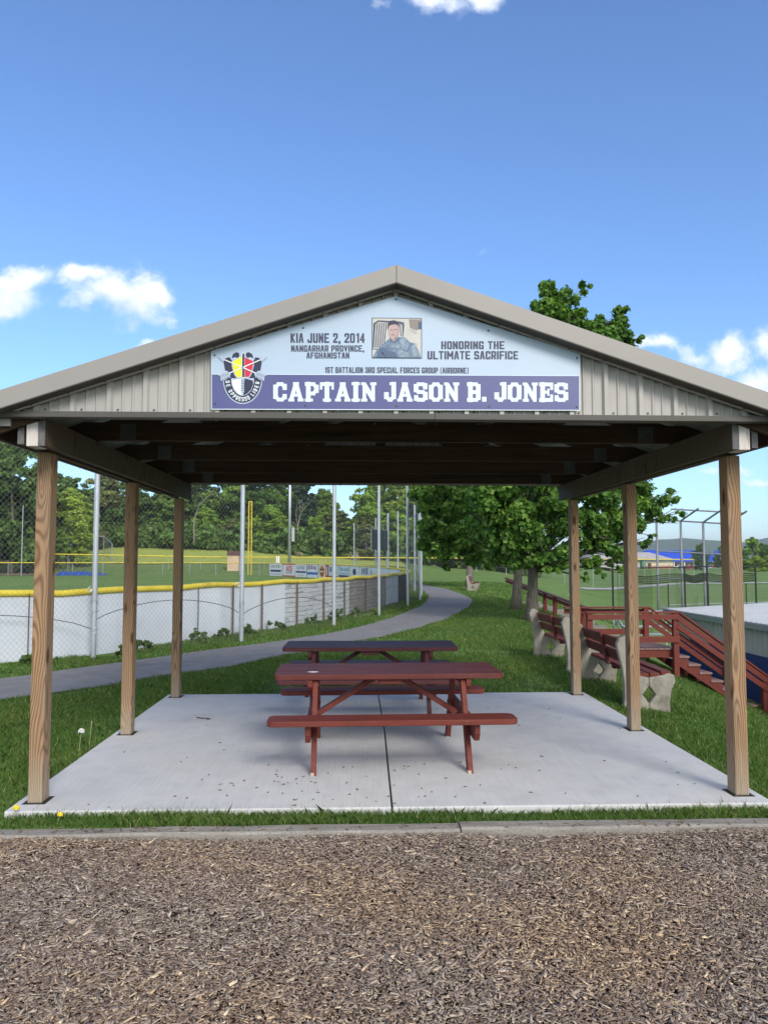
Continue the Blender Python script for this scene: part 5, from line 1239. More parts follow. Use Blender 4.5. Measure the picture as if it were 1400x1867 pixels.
fast_build(m, 'chain_link', 'wire_steel', bk)
cg = empty('batting_cage', (17, 35, -2.2), 'black net batting cage on thin dark poles beyond the deck', 'batting cage')
CP = [P(1116, 1033, 31), P(1140, 1036, 36), P(1247, 1034, 35), P(1288, 1033, 34.5), P(1376, 1033, 34)]
for p in CP: m = MB(); m.tube([(p.x, p.y, -2.4), tuple(p)], .04, 8); m.build('pole', 'black_steel', cg)
m = MB()
for k in range(4): m.tube([CP[k], CP[k + 1]], .03, 6)
m.build('top_cable', 'black_steel', cg)
def netpanel(a, b, za0, za1, zb0, zb1, st=.10, r=.0035):
    m = MB(); L = math.hypot(b[0] - a[0], b[1] - a[1]); n = int(L / st)
    for i in range(n + 1):
        f = i / n; p = Vector((a[0] + (b[0] - a[0]) * f, a[1] + (b[1] - a[1]) * f, 0)); z0, z1 = za0 + (zb0 - za0) * f, za1 + (zb1 - za1) * f
        if z1 - z0 > .03: m.tube([p + Vector((0, 0, z0)), p + Vector((0, 0, z1))], r, 3, False)
    hz = max(za1, zb1) - min(za0, zb0); k = int(hz / st); z00 = min(za0, zb0)
    for j in range(k + 1):
        z = z00 + j * st
        # clip the row to where the panel is tall enough
        fs = [f for f in np.linspace(0, 1, 25) if za0 + (zb0 - za0) * f <= z <= za1 + (zb1 - za1) * f]
        if len(fs) > 1: m.tube([(a[0] + (b[0] - a[0]) * fs[0], a[1] + (b[1] - a[1]) * fs[0], z), (a[0] + (b[0] - a[0]) * fs[-1], a[1] + (b[1] - a[1]) * fs[-1], z)], r, 3, False)
    return m
q = [c.xy for c in CP]
netpanel(q[0].lerp(q[1], .3), q[1].lerp(q[2], .45), -2.2, 1.15, -2.2, 1.2).build('net', 'net_black', cg)
netpanel(q[2].lerp(q[1], .15), q[2], -2.2, 1.25, -2.2, -.9, .07).build('net', 'net_black', cg)
netpanel(q[2], q[2].lerp(q[3], .55), -2.2, -1.0, -2.2, .1, .07).build('net', 'net_black', cg)
def sagz(t, lo): return (-.30 if not lo else -.58) - (.10 if not lo else .20) * math.sin(t * math.pi) ** 2 - .05 * math.sin(t * 7 + lo)
gn = None; m = MB()
for k in range(1, 4):
    n_ = 46
    for j in range(n_):
        f = j / n_; p = CP[k].lerp(CP[k + 1], f); a_, b_ = p + Vector((0, 0, sagz(f, 0))), p + Vector((.03, 0, sagz(f, 1)))
        m.tube([a_, b_], .009, 3, False)
    for lo in (0, .25, .5, .75, 1):
        m.tube([CP[k].lerp(CP[k + 1], f) + Vector((0, 0, sagz(f, 0) * (1 - lo) + sagz(f, 1) * lo)) for f in np.linspace(0, 1, 14)], .016 if lo in (0, 1) else .009, 4, False)
m.build('gathered_net', 'net_black', cg)
rf_ = empty('field_fence', (40, 70, -2.2), 'low grey chain link fence round the right ball field', 'fence')
fpz = [(18, 44), (27, 48), (36, 52), (46, 55), (56, 58)]
for a in [(fpz[i][0] + (fpz[i + 1][0] - fpz[i][0]) * f, fpz[i][1] + (fpz[i + 1][1] - fpz[i][1]) * f) for i in range(4) for f in (0, .33, .66)]:
    m = MB(); m.tube([(*a, TZ(*a) - .1), (*a, TZ(*a) + 2.4)], .04, 6); m.build('fence_post', 'black_steel', rf_)
for h in (2.4, 1.2):
    m = MB(); m.tube([(*a, TZ(*a) + h) for a in fpz], .025, 6); m.build('rail', 'galvanized', rf_)
m = MB()
for a, b in zip(fpz[:-1], fpz[1:]): wires(m, a, b, TZ(*a), TZ(*a) + 2.4, TZ(*b), TZ(*b) + 2.4, .16, .003)
fast_build(m, 'chain_link', 'wire_steel', rf_)
bl = empty('bleacher', (9.4, 26.5, TZ(9.4, 26.5)), 'small aluminium bleacher seen between the deck rails', 'bleacher')
z0 = TZ(10, 26.5)
for k in range(4): MB().box(9.0 + k * .12, 11.3, 25.6 + k * .55, 25.9 + k * .55, z0 + .42 + k * .22, z0 + .46 + k * .22).build('seat', 'aluminium', bl)
for x in (9.2, 11.1):
    m = MB(); m.bar((x, 25.6, z0 + .3), (x, 27.6, z0 + 1.15), .05, .05); m.bar((x, 25.7, z0 - .1), (x, 25.7, z0 + .45), .05, .05, (0, 1, 0)); m.bar((x, 27.4, z0 - .1), (x, 27.4, z0 + 1.1), .05, .05, (0, 1, 0)); m.bar((x, 25.7, z0), (x, 27.4, z0 + .9), .04, .04); m.build('frame', 'aluminium', bl)

# ---------------------------------------------------------------- distant school
def hip(m, x0, x1, y0, y1, z0, z1, inx, iny=None):
    ym = (y0 + y1) / 2
    m.add([(x0, y0, z0), (x1, y0, z0), (x1, y1, z0), (x0, y1, z0), (x0 + inx, ym, z1), (x1 - inx, ym, z1)], [(0, 1, 5, 4), (1, 2, 5), (2, 3, 4, 5), (3, 0, 4), (3, 2, 1, 0)])
BY = 400
def X_(px, Y=BY): return P(px, 1022, Y).x
def Z_(py, Y=BY): return P(1250, py, Y).z
zg = -2.2
sc = empty('school_building', (X_(1255), BY, zg), 'long brick school with bright blue metal roof across the field', 'building')
m = MB(); m.box(X_(1215), X_(1312), BY, BY + 24, zg - .5, Z_(1023)); m.build('wall', 'brick_red', sc)
m = MB(); hip(m, X_(1180), X_(1316), BY - 3, BY + 30, Z_(1024), Z_(1002.5), 4); m.build('roof', 'roof_blue', sc)
for px in (1228, 1237, 1247, 1256, 1266, 1276, 1285):
    f = MB().box(X_(px), X_(px + 6), BY - .25, BY - .02, zg + .6, Z_(1025)).build('window', 'white_paint', sc)
    MB().box(X_(px + .6), X_(px + 5.4), BY - .35, BY - .26, zg + .8, Z_(1025.5)).build('pane', 'window_dark', f)
for px in (1224, 1243, 1262, 1290):
    MB().box(X_(px), X_(px + 1.5), BY - 2.4, BY - 1.8, zg - .3, Z_(1024)).build('column', 'white_paint', sc)
tn = empty('tan_building', (X_(1190), BY - 40, zg), 'cream building with grey hipped roof in front of the blue roof', 'building')
Y2 = 360
m = MB(); m.box(X_(1176, Y2), X_(1226, Y2), Y2, Y2 + 22, zg - .5, Z_(1021.5, Y2)); m.build('wall', 'cream_wall', tn)
m = MB(); m.box(X_(1176, Y2), X_(1226, Y2), Y2 - .12, Y2 - .01, zg - .5, Z_(1031, Y2)); m.build('brick_band', 'brick_red', tn)
m = MB(); hip(m, X_(1130, Y2), X_(1231, Y2), Y2 - 2, Y2 + 26, Z_(1021, Y2), Z_(1006.5, Y2), 8); m.build('roof', 'shingle_grey', tn)
MB().box(X_(1180, Y2), X_(1186, Y2), Y2 - .3, Y2 - .13, zg, Z_(1026.5, Y2)).build('door', 'shed_brown', tn)
wg = empty('white_building', (X_(1100, 350), 350, zg), 'long low pale building left of the cream one', 'building')
m = MB(); m.box(X_(1076, 352), X_(1166, 352), 352, 372, zg - .5, Z_(1021, 352)); m.build('wall', 'panel_light', wg)
m = MB(); hip(m, X_(1072, 352), X_(1176, 352), 350, 375, Z_(1021, 352), Z_(1010, 352), 6); m.build('roof', 'shingle_grey', wg)
m = MB(); m.box(X_(1076, 352), X_(1166, 352), 351.6, 351.95, Z_(1023.5, 352), Z_(1021.3, 352)); m.build('yellow_band', 'yellow_paint', wg)
gb = empty('refuse_bin', (X_(1172, 340), 340, zg), 'green refuse bin beside the cream building', 'bin')
MB().box(X_(1169, 340), X_(1176, 340), 339.5, 341, TZ(70, 340) - .2, TZ(70, 340) + 2.2).build('body', 'bin_green', gb); MB().box(X_(1169, 340) - .1, X_(1176, 340) + .1, 339.4, 341.1, TZ(70, 340) + 2.2, TZ(70, 340) + 2.4).build('lid', 'bin_green', gb)
def car(px, Y, mat, label, L=4.5):
    x = X_(px, Y); z = TZ(x, Y); c = empty('parked_car', (x, Y, z), label, 'car', 'cars parked by the school')
    m = MB(); m.prism([(x - L / 2, Y - .85, z + .3), (x + L / 2, Y - .85, z + .3), (x + L / 2, Y - .85, z + .8), (x + L * .3, Y - .85, z + .95), (x + L * .15, Y - .85, z + 1.45), (x - L * .22, Y - .85, z + 1.5), (x - L * .42, Y - .85, z + .95), (x - L / 2, Y - .85, z + .85)], (0, 1.7, 0)); m.build('body', mat, c, bevel=.08)
    m = MB(); m.prism([(x + L * .26, Y - .87, z + .96), (x + L * .14, Y - .87, z + 1.38), (x - L * .2, Y - .87, z + 1.4), (x - L * .36, Y - .87, z + .96)], (0, 1.74, 0)); m.build('window', 'window_dark', c)
    for sx in (-.3, .3):
        for sy in (-.8, .8):
            m = MB(); m.tube([(x + sx * L, Y + sy - .1, z + .33), (x + sx * L, Y + sy + .1, z + .33)], .33, 12); m.build('wheel', 'tyre', c)
car(1258, 330, 'car_red', 'bright red car parked before the blue-roofed school'); car(1247, 334, 'car_dark', 'dark car parked left of the red car by the school'); car(1240, 345, 'white_paint', 'white car parked farthest left in front of the school windows')
sd_ = empty('play_slide', (X_(1302, 330), 330, zg), 'pale blue climbing frame slide right of the school', 'slide')
x = X_(1300, 330); m = MB(); m.bar((x - 3, 330, zg), (x + .8, 330, zg + 5), 1.6, .2, (0, 0, 1)); m.build('chute', 'play_blue', sd_)
MB().box(x + .8, x + 2.6, 329, 331, zg + 4.4, zg + 4.6).build('platform', 'play_blue', sd_)
for dx in (.9, 2.5):
    MB().box(x + dx - .1, x + dx + .1, 329.9, 330.1, zg - .3, zg + 7).build('post', 'play_blue', sd_)
m = MB(); hip(m, x + .4, x + 3, 328.8, 331.2, zg + 7, zg + 8.4, .9); m.build('roof', 'roof_blue', sd_)

# hills on the horizon
def hill(name, Y, prof, depth):
    xs = [P(px, 1000, Y).x for px, _ in prof]; zs = [P(700, py, Y).z for _, py in prof]
    X = np.linspace(xs[0], xs[-1], 160); Zt = np.interp(X, xs, zs); Zt = Zt + RNG.normal(0, Y * .0006, 160)
    V, F = [], []; rows = [(0, -1.2, 0), (.25, -.8, .35), (.5, -.45, .72), (.75, -.2, .93), (1, 0, 1), (1.4, .8, .4), (2, 2, 0)]
    for (_, dy, hz) in rows:
        for i in range(160): V.append((X[i], Y + dy * depth, -30 + (Zt[i] + 30) * hz))
    for r in range(len(rows) - 1):
        for i in range(159): F.append((r * 160 + i, r * 160 + i + 1, (r + 1) * 160 + i + 1, (r + 1) * 160 + i))
    m = MB(); m.add(V, F); o = m.build(name, 'hill_forest', smooth=True); tag(o, kind='structure')
hill('hills', 3300, [(-900, 1005), (-200, 1008), (400, 1010), (760, 1008), (900, 1005), (1050, 1000), (1150, 992), (1200, 984), (1245, 980.5), (1300, 985), (1345, 988), (1380, 983), (1420, 978), (1600, 972), (2000, 980), (2600, 1000)], 700)

# ---------------------------------------------------------------- trees
def leaves(name, C_, Rr, N, size, mat, parent, shell=.55, squash=1.0, up=.5, local=False, tones=None):
    C_ = np.array(C_, float); Rr = np.array(Rr, float)
    w = Rr ** 2.2; w /= w.sum(); idx = RNG.choice(len(C_), N, p=w)
    d = RNG.normal(size=(N, 3)); d /= np.linalg.norm(d, axis=1)[:, None]
    rad = Rr[idx] * (shell + (1 - shell) * RNG.random(N)) * (1 + .16 * RNG.normal(size=N))
    pos = C_[idx] + d * rad[:, None] * np.array([1, 1, squash])
    nrm = d * .7 + RNG.normal(size=(N, 3)) * .55 + np.array([0, 0, up]); nrm /= np.linalg.norm(nrm, axis=1)[:, None]
    t = np.cross(nrm, RNG.normal(size=(N, 3))); t /= np.linalg.norm(t, axis=1)[:, None]; s = np.cross(nrm, t)
    sz = (size * (.6 + .8 * RNG.random(N)))[:, None]
    tmpl = [(0, -.5, 0), (.30, -.28, .06), (.52, .02, .10), (.24, .12, .05), (0, .58, -.06), (-.24, .12, .05), (-.52, .02, .10), (-.30, -.28, .06)]
    V = np.stack([pos + sz * (s * a + t * b + nrm * c) for a, b, c in tmpl], 1).reshape(-1, 3)
    b_ = (np.arange(N) * 8)[:, None]
    F = np.concatenate([b_ + np.array([[0, 1, 3, 4]]), b_ + np.array([[0, 4, 5, 7]]), ], 0)
    F2_ = np.concatenate([b_ + np.array([[1, 2, 3]]), b_ + np.array([[5, 6, 7]])], 0)
    cj = RNG.normal(0, .14, len(C_)); tn_ = (.42 + cj[idx] + RNG.normal(0, .17, N) + .12 * d[:, 2]).clip(0, 1)
    if not local and parent is not None: V = V - np.array(ROOT[parent.name])
    # quads plus lobes as degenerate-free triangles padded into one mesh
    Q = np.concatenate([F, np.concatenate([F2_, F2_[:, 2:3]], 1)], 0)
    me = bpy.data.meshes.new(name); n = len(V); me.vertices.add(n); me.vertices.foreach_set('co', V.astype(np.float32).ravel())
    loops = np.concatenate([F.ravel(), F2_.ravel()]).astype(np.int32); me.loops.add(len(loops)); me.loops.foreach_set('vertex_index', loops)
    st = np.concatenate([np.arange(len(F)) * 4, len(F) * 4 + np.arange(len(F2_)) * 3]).astype(np.int32); me.polygons.add(len(st)); me.polygons.foreach_set('loop_start', st)
    a = me.attributes.new('tone', 'FLOAT', 'POINT'); a.data.foreach_set('value', np.repeat(tn_, 8).astype(np.float32))
    me.update(calc_edges=True); me.validate()
    return link_mesh(me, name, mat, parent)

def branch_tree(m, base, topz, r0, clumps, wob=.1):
    pts = []; rad = []; n = 9; bx, by, bz = base; zt = topz
    for i in range(n):
        f = i / (n - 1); pts.append((bx + wob * math.sin(f * 4 + bx), by + wob * math.cos(f * 3.1 + by) - wob, bz - .1 + (zt - bz) * f)); rad.append(r0 * ((1.35 if i == 0 else 1) * (1 - f * .85)))
    m.tube(pts, rad, 12)
    for (c, r) in clumps:
        c = Vector(c); h = math.hypot(c.x - bx, c.y - by); zs = max(bz + 1.4, min(zt - .2, c.z - h * .55))
        f = (zs - bz) / (zt - bz); st_ = Vector((bx, by, zs)); rr = max(.02, r0 * (1 - f * .8) * .42)
        md = st_.lerp(c, .5) + Vector((random.uniform(-.12, .12), random.uniform(-.12, .12), .12 * h * .4))
        m.tube([st_, md, c], [rr, rr * .6, rr * .2], 6)
        for _ in range(3):
            e = c + Vector((random.gauss(0, 1), random.gauss(0, 1), random.gauss(0, .8))) * r * .55; m.tube([md.lerp(c, .6), e], [rr * .35, rr * .1], 5)
def tree_from_px(name, label, trunk_xy, r0, topz, clumps, N, size, extra=0, group=None):
    x, y = trunk_xy; z = TZ(x, y); t = empty(name, (x, y, z), label, 'tree', group)
    cs = [(P(px, py, Y), r) for px, py, Y, r in clumps]
    m = MB(); branch_tree(m, (x, y, z), topz, r0, cs); m.build('trunk', 'bark', t, smooth=True)
    # break each clump into smaller sprays for an uneven outline
    C_, R_ = [], []
    for c, r in cs:
        k = max(4, int(9 * r ** 1.2 * 1.6))
        for _ in range(k):
            v = Vector((random.gauss(0, 1), random.gauss(0, 1), random.gauss(0, 1))).normalized() * r * random.uniform(.35, .95)
            C_.append(tuple(c + v)); R_.append(r * random.uniform(.22, .42))
    leaves('crown', C_, R_, N, size, 'maple_leaf', t, .25, .8)
    return t
T1 = [(1002, 546, 21, .56), (992, 582, 20.7, .62), (1038, 560, 21, .55), (1066, 524, 21, .30), (1030, 605, 21.3, .75), (1103, 590, 21, .55), (1130, 602, 21.1, .42), (1152, 620, 21.2, .30), (1125, 575, 21, .3), (1085, 640, 21, .8), (1120, 640, 21, .6), (1010, 620, 20.5, .8), (1070, 640, 20.6, .8),
      (940, 700, 20.6, .9), (1010, 700, 20, 1.0), (1090, 700, 21, 1.0), (1160, 700, 21.4, .7), (920, 790, 20.6, 1.1), (1000, 800, 19.6, 1.1), (1090, 790, 20.4, 1.1), (1170, 800, 21.4, .9), (1010, 760, 22.6, 1.2), (1110, 850, 22.4, 1.1),
      (905, 890, 20, .95), (965, 880, 19.4, .85), (1030, 900, 19.3, .8), (1090, 890, 19.8, .85), (1150, 900, 20.6, .8), (1195, 905, 20.9, .5), (1228, 905, 21, .30), (1235, 935, 21, .22), (1205, 945, 20.9, .36), (1175, 950, 20.8, .5),
      (1110, 950, 20.2, .75), (1165, 985, 20.8, .3), (1095, 1000, 20.2, .55), (1040, 970, 19.6, .7), (1050, 1030, 19.8, .4), (1105, 1035, 20.2, .26), (975, 960, 19.6, .75), (920, 960, 20, .8), (880, 940, 20.6, .8), (1000, 1010, 19.8, .5), (930, 1010, 20.2, .5), (965, 1012, 19.8, .42), (945, 1000, 20, .45), (990, 1000, 19.5, .5), (1075, 1018, 19.7, .42), (1012, 1042, 19.7, .24), (1062, 1052, 19.8, .18), (1140, 965, 20.4, .5), (1120, 1000, 20.3, .42), (1085, 965, 19.9, .6), (1060, 935, 19.4, .6), (1025, 578, 21, .5), (1115, 612, 21, .5), (985, 560, 20.9, .42), (1045, 590, 21, .5), (1165, 925, 20.7, .5), (1190, 985, 20.9, .2), (1130, 1040, 20.2, .14), (1140, 1020, 20.4, .22), (895, 1005, 20.6, .42)]
tree_from_px('maple_tree', 'leafy maple with grey trunk right behind the far bench, tallest over the roof', (4.92, 21.3), .165, 7.6, T1, 120000, .125)
T2 = [(850, 860, 26, 1.2), (800, 900, 26.5, .95), (850, 930, 25.6, 1.0), (800, 955, 26, .85), (780, 985, 26.4, .55), (830, 990, 25.8, .75), (870, 1000, 25.6, .6), (900, 900, 26.5, 1.1), (920, 970, 26.5, .9), (960, 920, 26.8, 1.0), (815, 1020, 26, .35), (900, 1030, 25.8, .35), (860, 1020, 26, .4), (775, 920, 26.8, .5), (990, 960, 27.2, .9), (920, 830, 26.5, 1.2), (1010, 900, 27, .9), (955, 1025, 26.4, .3)]
tree_from_px('maple_tree', 'leafy maple with darker slimmer trunk left of the grey-trunked one', (5.47, 26.1), .175, 5.6, T2, 60000, .135)
T3 = [(830, 890, 47, 1.9), (790, 930, 47, 1.5), (860, 930, 47, 1.7), (800, 980, 47, 1.3), (850, 985, 47, 1.4), (900, 940, 48, 1.8), (780, 1005, 47, .7), (830, 1015, 47, .8), (880, 1010, 47.5, .9), (775, 900, 48, 1.2), (840, 840, 47, 1.8)]
tree_from_px('maple_tree', 'farthest maple of the row, trunk standing behind the small distant bench', (6.85, 47.3), .24, 6.5, T3, 22000, .19)

def wood_variant(seed, H, rw, conifer=False, N=5200, size=.42):
    random.seed(seed); C_, R_ = [], []; cs = []
    for k in range(48 if not conifer else 46):
        if conifer:
            f = random.random(); z = H * (.12 + .86 * f); rr = rw * (1 - f) * .85 + .2; a = random.random() * 6.28
            c = Vector((rr * math.cos(a) * random.uniform(.4, 1), rr * math.sin(a) * random.uniform(.4, 1), z)); r = .55 + (1 - f) * .7
        else:
            a = random.random() * 6.28; f = random.random(); z = H * (.05 + .89 * f); prof = math.sin(math.pi * min(1, f * .80 + .22)) ** .6
            rr = rw * prof * math.sqrt(random.random()); c = Vector((rr * math.cos(a), rr * math.sin(a), z)); r = H * random.uniform(.07, .125)
        cs.append((c, r))
        for _ in range(8):
            v = Vector((random.gauss(0, 1), random.gauss(0, 1), random.gauss(0, 1))).normalized() * r * random.uniform(.3, 1.05)
            C_.append(tuple(c + v)); R_.append(r * random.uniform(.26, .5))
    return C_, R_, cs
WV = []
woods_group = 'trees of the wood behind the field'
def wood_tree(kind, px, ybase, ytop, Y, wide, col, label, name='woodland_tree', group=woods_group):
    """one tree: its foot on the ground at depth Y, its height from the photograph"""
    x = P(px, 1000, Y).x; z = TZ(x, Y); h = P(px, ytop, Y).z - z; H0 = 14.0
    if WV[kind] is None:
        C_, R_, cs = wood_variant(40 + kind, H0, VR[kind], kind == 3, *VN[kind])
        t = empty(name, (0, 0, 0), 'x', 'tree'); m = MB(); branch_tree(m, (0, 0, 0), H0 * .82, .26, cs[:14], .25)
        m.build('trunk', 'bark', t, local=True, smooth=True); leaves('crown', C_, R_, VN[kind][0], VN[kind][1], 'wood_leaf', t, .3, .75, local=True); WV[kind] = t
    else: t = copy_tree(WV[kind])
    t.location = (x, Y, z - .1); s = h / H0; t.scale = (s * wide, s * wide, s); t.rotation_euler = (0, 0, (px * 1.7) % 6.28)
    t.name = name; tag(t, label, 'tree', group)
    for c in children(t):
        if c.name.startswith('crown'): c.color = (*col, 1)
    return t
VR = [4.4, 3.6, 5.2, 3.2]; VN = [(26000, .42), (22000, .38), (28000, .42), (20000, .36)]; WV = [None] * 4
DK, MD, BR, YL, OL, CN = (.105, .190, .05), (.165, .265, .056), (.24, .375, .064), (.33, .44, .08), (.20, .235, .085), (.06, .105, .06)
TL = [(0, -60, 800, 92, 1.1, DK, 'tall dark tree at the very left edge beyond the net'), (2, 22, 792, 94, .8, DK, 'tall dark tree left of the front left post'),
      (1, 70, 846, 100, 1.1, MD, 'mid green tree showing just left behind the front left post'), (1, 128, 893, 102, 1.2, YL, 'small bright yellow green tree right of the front left post'),
      (0, 118, 858, 118, 1.2, DK, 'dark rounded tree behind the small bright yellow green one'), (0, 160, 935, 116, 1.6, OL, 'low brownish bush tree above the far backstop'), (2, 190, 862, 114, 1.1, OL, 'olive round topped tree behind the leftmost tall silver pole'),
      (0, 240, 868, 112, 1.1, DK, 'dark broad tree behind the middle left post'), (2, 285, 862, 116, 1.1, MD, 'mid green tree between the middle and back left posts'), (1, 315, 880, 110, 1.2, MD, 'slim mid green tree left of the back left post'),
      (0, 352, 850, 116, 1.1, DK, 'dark tall tree behind the bleached bare limb'), (1, 375, 925, 108, 1.5, BR, 'low bright green tree beside the bleached bare limb'), (2, 408, 850, 117, 1.1, MD, 'tall mid green tree above the brown equipment box'),
      (1, 425, 945, 107, 1.7, OL, 'low olive tree left of the yellow foul pole'), (0, 470, 840, 116, 1.1, DK, 'tall dark tree rising behind the yellow foul pole'), (2, 492, 922, 108, 1.2, BR, 'bright green bushy tree between foul pole and light pole'),
      (0, 520, 860, 119, .9, MD, 'tall mid green tree behind the thick light pole'), (3, 553, 852, 112, 1.35, CN, 'dark blue green conifer right of the light pole'), (1, 592, 893, 116, 1.2, MD, 'mid green tree right of the dark conifer'),
      (0, 578, 935, 108, 1.2, BR, 'fresh green tree in front of the conifer'), (1, 618, 930, 110, 1.5, OL, 'olive green low tree under the sky gap'), (2, 648, 944, 112, 1.2, MD, 'low bushy tree at the bottom of the sky gap'),
      (0, 692, 868, 110, 1.2, BR, 'tall fresh green tree behind the scoreboard'), (2, 735, 845, 114, 1.2, YL, 'tall yellow green tree right of the scoreboard'), (1, 668, 935, 106, 1.5, OL, 'low grey green shrub tree left of the scoreboard'),
      (0, 775, 860, 116, 1.2, MD, 'tall mid green tree just left of the maples'), (0, 825, 880, 122, 1.3, DK, 'dark tree glimpsed behind the left maple crown'), (2, 880, 890, 126, 1.3, MD, 'mid green tree glimpsed between the maple crowns'), (0, 930, 900, 130, 1.3, DK, 'dark tree farthest right in the wood behind the maples')]
for (k, px, yt, Y, w, col, lab) in TL: wood_tree(k, px, 0, yt, Y + (15 if 165 < px < 640 else (10 if px >= 640 else 0)), w, col, lab)
for (k, px, yt, Y, w, col, lab) in [(0, 1276, 988, 300, 1.0, DK, 'dark round tree rising over the blue school roof'), (0, 1318, 993, 310, 1.2, DK, 'dark tree half hidden behind the front right post'),
        (2, 1372, 981, 300, 1.2, BR, 'tall fresh green tree right of the front right post'), (0, 1392, 988, 290, 1.1, DK, 'dark tree right of the fresh green one at the photo edge'), (1, 1378, 1013, 260, 2.2, YL, 'low bright green tree in front of the dark one at the right edge'), (1, 1400, 1012, 262, 2.0, BR, 'low green tree farthest right beyond the ball field')]:
    wood_tree(k, px, 0, yt, Y, w, col, lab, 'distant_tree', 'trees near the school')
# understorey and back of the wood: one uncountable mass
random.seed(11)
C_, R_ = [], []
for i in range(900):
    px = random.uniform(-120, 1000); Y = random.choice((113, 116, 118, 121, 130, 134)) + random.uniform(-2, 4); x = P(px, 1000, Y).x
    if Y < 126: z = TZ(x, Y) + random.uniform(.3, 3.2); r = random.uniform(1.0, 2.0)
    else:
        if 598 < px < 665: continue
        z = TZ(x, Y) + random.uniform(1, 8.5); r = random.uniform(1.6, 2.8)
    if Y < 126 and px < 150: Y -= 16
    C_.append((x, Y + 6, z + .6)); R_.append(r)
us = leaves('woodland_understorey', C_, R_, 150000, .62, 'wood_leaf', None, .3, .8); us.color = (.120, .205, .05, 1)
tag(us, kind='stuff', label='mass of bushes and far foliage filling the wood edge', cat='undergrowth')
# bleached bare trees
def bare(name, pts, Y, label):
    q = [P(a, b, Y) for a, b, _ in pts[0]]; t = empty(name, (q[0].x, Y, TZ(q[0].x, Y)), label, 'tree'); m = MB()
    for br in pts: m.tube([P(a, b, Y) for a, b, _ in br], [r * .6 for *_, r in br], 7)
    m.build('trunk', 'bark_pale', t, smooth=True)
bare('bare_tree', [[(354, 992, .22), (354, 965, .18), (354, 948, .15), (359, 935, .14), (363, 920, .12), (372, 912, .10), (383, 903, .06), (390, 893, .03)], [(372, 912, .06), (368, 906, .04), (364, 900, .02)], [(358, 938, .06), (366, 934, .03)], [(355, 950, .06), (346, 952, .03)]], 116, 'bleached crooked bare tree at the wood edge beside the back left post')
bare('bare_tree', [[(543, 985, .2), (543, 960, .16), (546, 945, .12), (552, 930, .09), (562, 920, .05), (570, 910, .02)], [(543, 962, .1), (540, 940, .06), (541, 920, .03)], [(546, 945, .07), (548, 925, .04), (545, 908, .02)], [(543, 960, .06), (534, 952, .03)], [(552, 930, .05), (553, 915, .02)]], 117, 'pale branching bare tree in front of the conifer')
# flowering shrubs at the wood's foot
for (px, py, r, lab) in ((649, 1007, .75, 'cream blossoming shrub at the wood foot left of the scoreboard'), (547, 999, .45, 'small pale blossoming shrub right of the light pole')):
    p = P(px, py, 114); C_ = [(p.x + random.gauss(0, r * .6), 114 + random.gauss(0, .4), TZ(p.x, 114) + r * random.uniform(.5, 1.6)) for _ in range(9)]
    o = leaves('flowering_shrub', C_, [r * .5] * 9, 500, .22, 'wood_leaf', None, .2); o.color = (.42, .40, .26, 1); tag(o, lab, 'shrub')

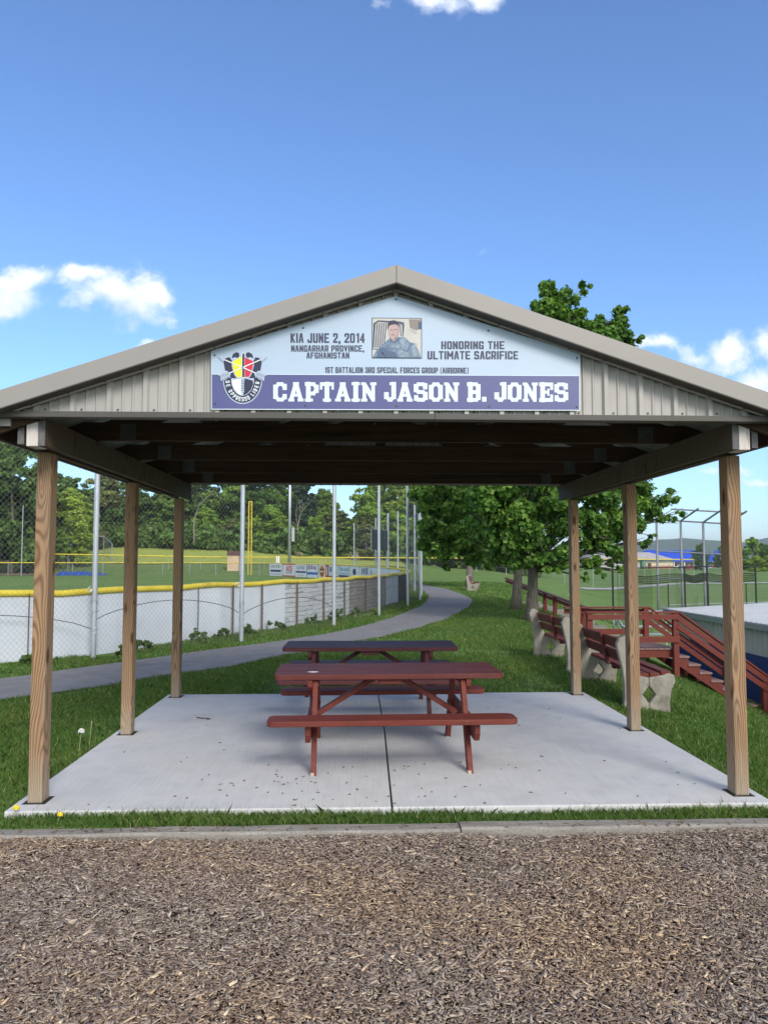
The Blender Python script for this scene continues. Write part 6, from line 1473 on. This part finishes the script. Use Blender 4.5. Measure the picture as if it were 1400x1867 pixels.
# ---------------------------------------------------------------- weeds, dandelions
def weed(x, y, h, n, label):
    z = TZ(x, y); t = empty('weed', (x, y, z), label, 'plant', 'weeds along the foot of the fence'); V = []
    C_ = [(x + random.gauss(0, h * .45), y + random.gauss(0, h * .25), z + h * random.uniform(.15, .9)) for _ in range(7)]
    leaves('foliage', C_, [h * .28] * 7, n, .075, 'weed_leaf', t, .2)
    m = MB()
    for c in C_: m.tube([(x, y, z - .02), c], [.006, .003], 5)
    m.build('stem', 'stalk_pale', t)
WD = [(-5.35, 12.75, .16, 'low leafy weed at the fence foot left of the front left post'), (-4.25, 13.95, .17, 'dark leafy weed just right of the first tall silver pole'), (-3.98, 14.5, .22, 'broad leafy weed between first silver pole and middle post'), (-3.35, 15.9, .26, 'feathery tall weed behind the back left post'),
      (-2.45, 17.3, .25, 'leafy weed right of the second tall silver pole'), (-1.95, 18.4, .22, 'dark clump of weed at the end of the white panels'), (-1.2, 20.3, .25, 'weed tuft before the whitewashed planks'), (-.75, 21.6, .35, 'ivy like weed left of the third tall silver pole'), (-.2, 22.9, .3, 'weed clump right of the third tall silver pole'), (-3.0, 16.7, .2, 'small weed at a rusty post under the white panel')]
for (x, y, h, lab) in WD: weed(x + .15, y - .2, h, 130, lab)
def dandelion(x, y, h, mat, label, r=.013):
    z = TZ(x, y) if not (SX0 < x < SX1 and SY0 < y < SY1) else 0; d = empty('dandelion', (x, y, z), label, 'flower')
    m = MB(); m.tube([(x, y, z), (x + .01, y, z + h * .6), (x + .018, y, z + h)], .0022, 5); m.build('stalk', 'stalk_pale', d)
    m = MB()
    for k in range(14):
        a = k * 2.4; e = math.acos(1 - (k + .5) / 14 * 1.2); v = Vector((math.sin(e) * math.cos(a), math.sin(e) * math.sin(a), math.cos(e))); c = Vector((x + .018, y, z + h))
        m.tube([c, c + v * r], [.002, r * .45], 5)
    m.build('flower_head', mat, d)
dandelion(-2.165, 5.05, .075, 'dandelion_yellow', 'yellow dandelion by the foot of the front left post', .019)
dandelion(-1.86, 4.97, .055, 'dandelion_yellow', 'low yellow dandelion in the front grass strip', .016)
dandelion(-2.36, 6.75, .20, 'seed_white', 'white dandelion clock on a tall stalk left of the slab', .026)
dandelion(-2.34, 6.95, .24, 'stalk_pale', 'bald dandelion stalk beside the dandelion clock', .006)
dandelion(-2.40, 6.1, .15, 'stalk_pale', 'bent pale stalk at the slab edge nearer the front left post', .006)
m = MB(); m.tube([(-1.62, 8.0, .006), (-1.57, 7.96, .008), (-1.50, 7.95, .006), (-1.47, 7.92, .006), (-1.50, 7.90, .008)], .005, 5)
tag(m.build('twig', 'mulch_bed'), 'small bent dark twig lying on the slab behind the middle left post', 'twig')

# ---------------------------------------------------------------- air
hz = bpy.data.materials.new('haze_air'); hz.use_nodes = True; g = NT(hz.node_tree)
vo = g.n('VolumePrincipled', {'Color': (.86, .92, 1, 1), 'Density': .00013, 'Anisotropy': .1}); o = g.n('OutputMaterial'); g.t.links.new(vo.outputs[0], o.inputs['Volume'])
tag(MB().box(-6100, 6100, -210, 8100, -32, 190).build('haze', hz), kind='stuff')
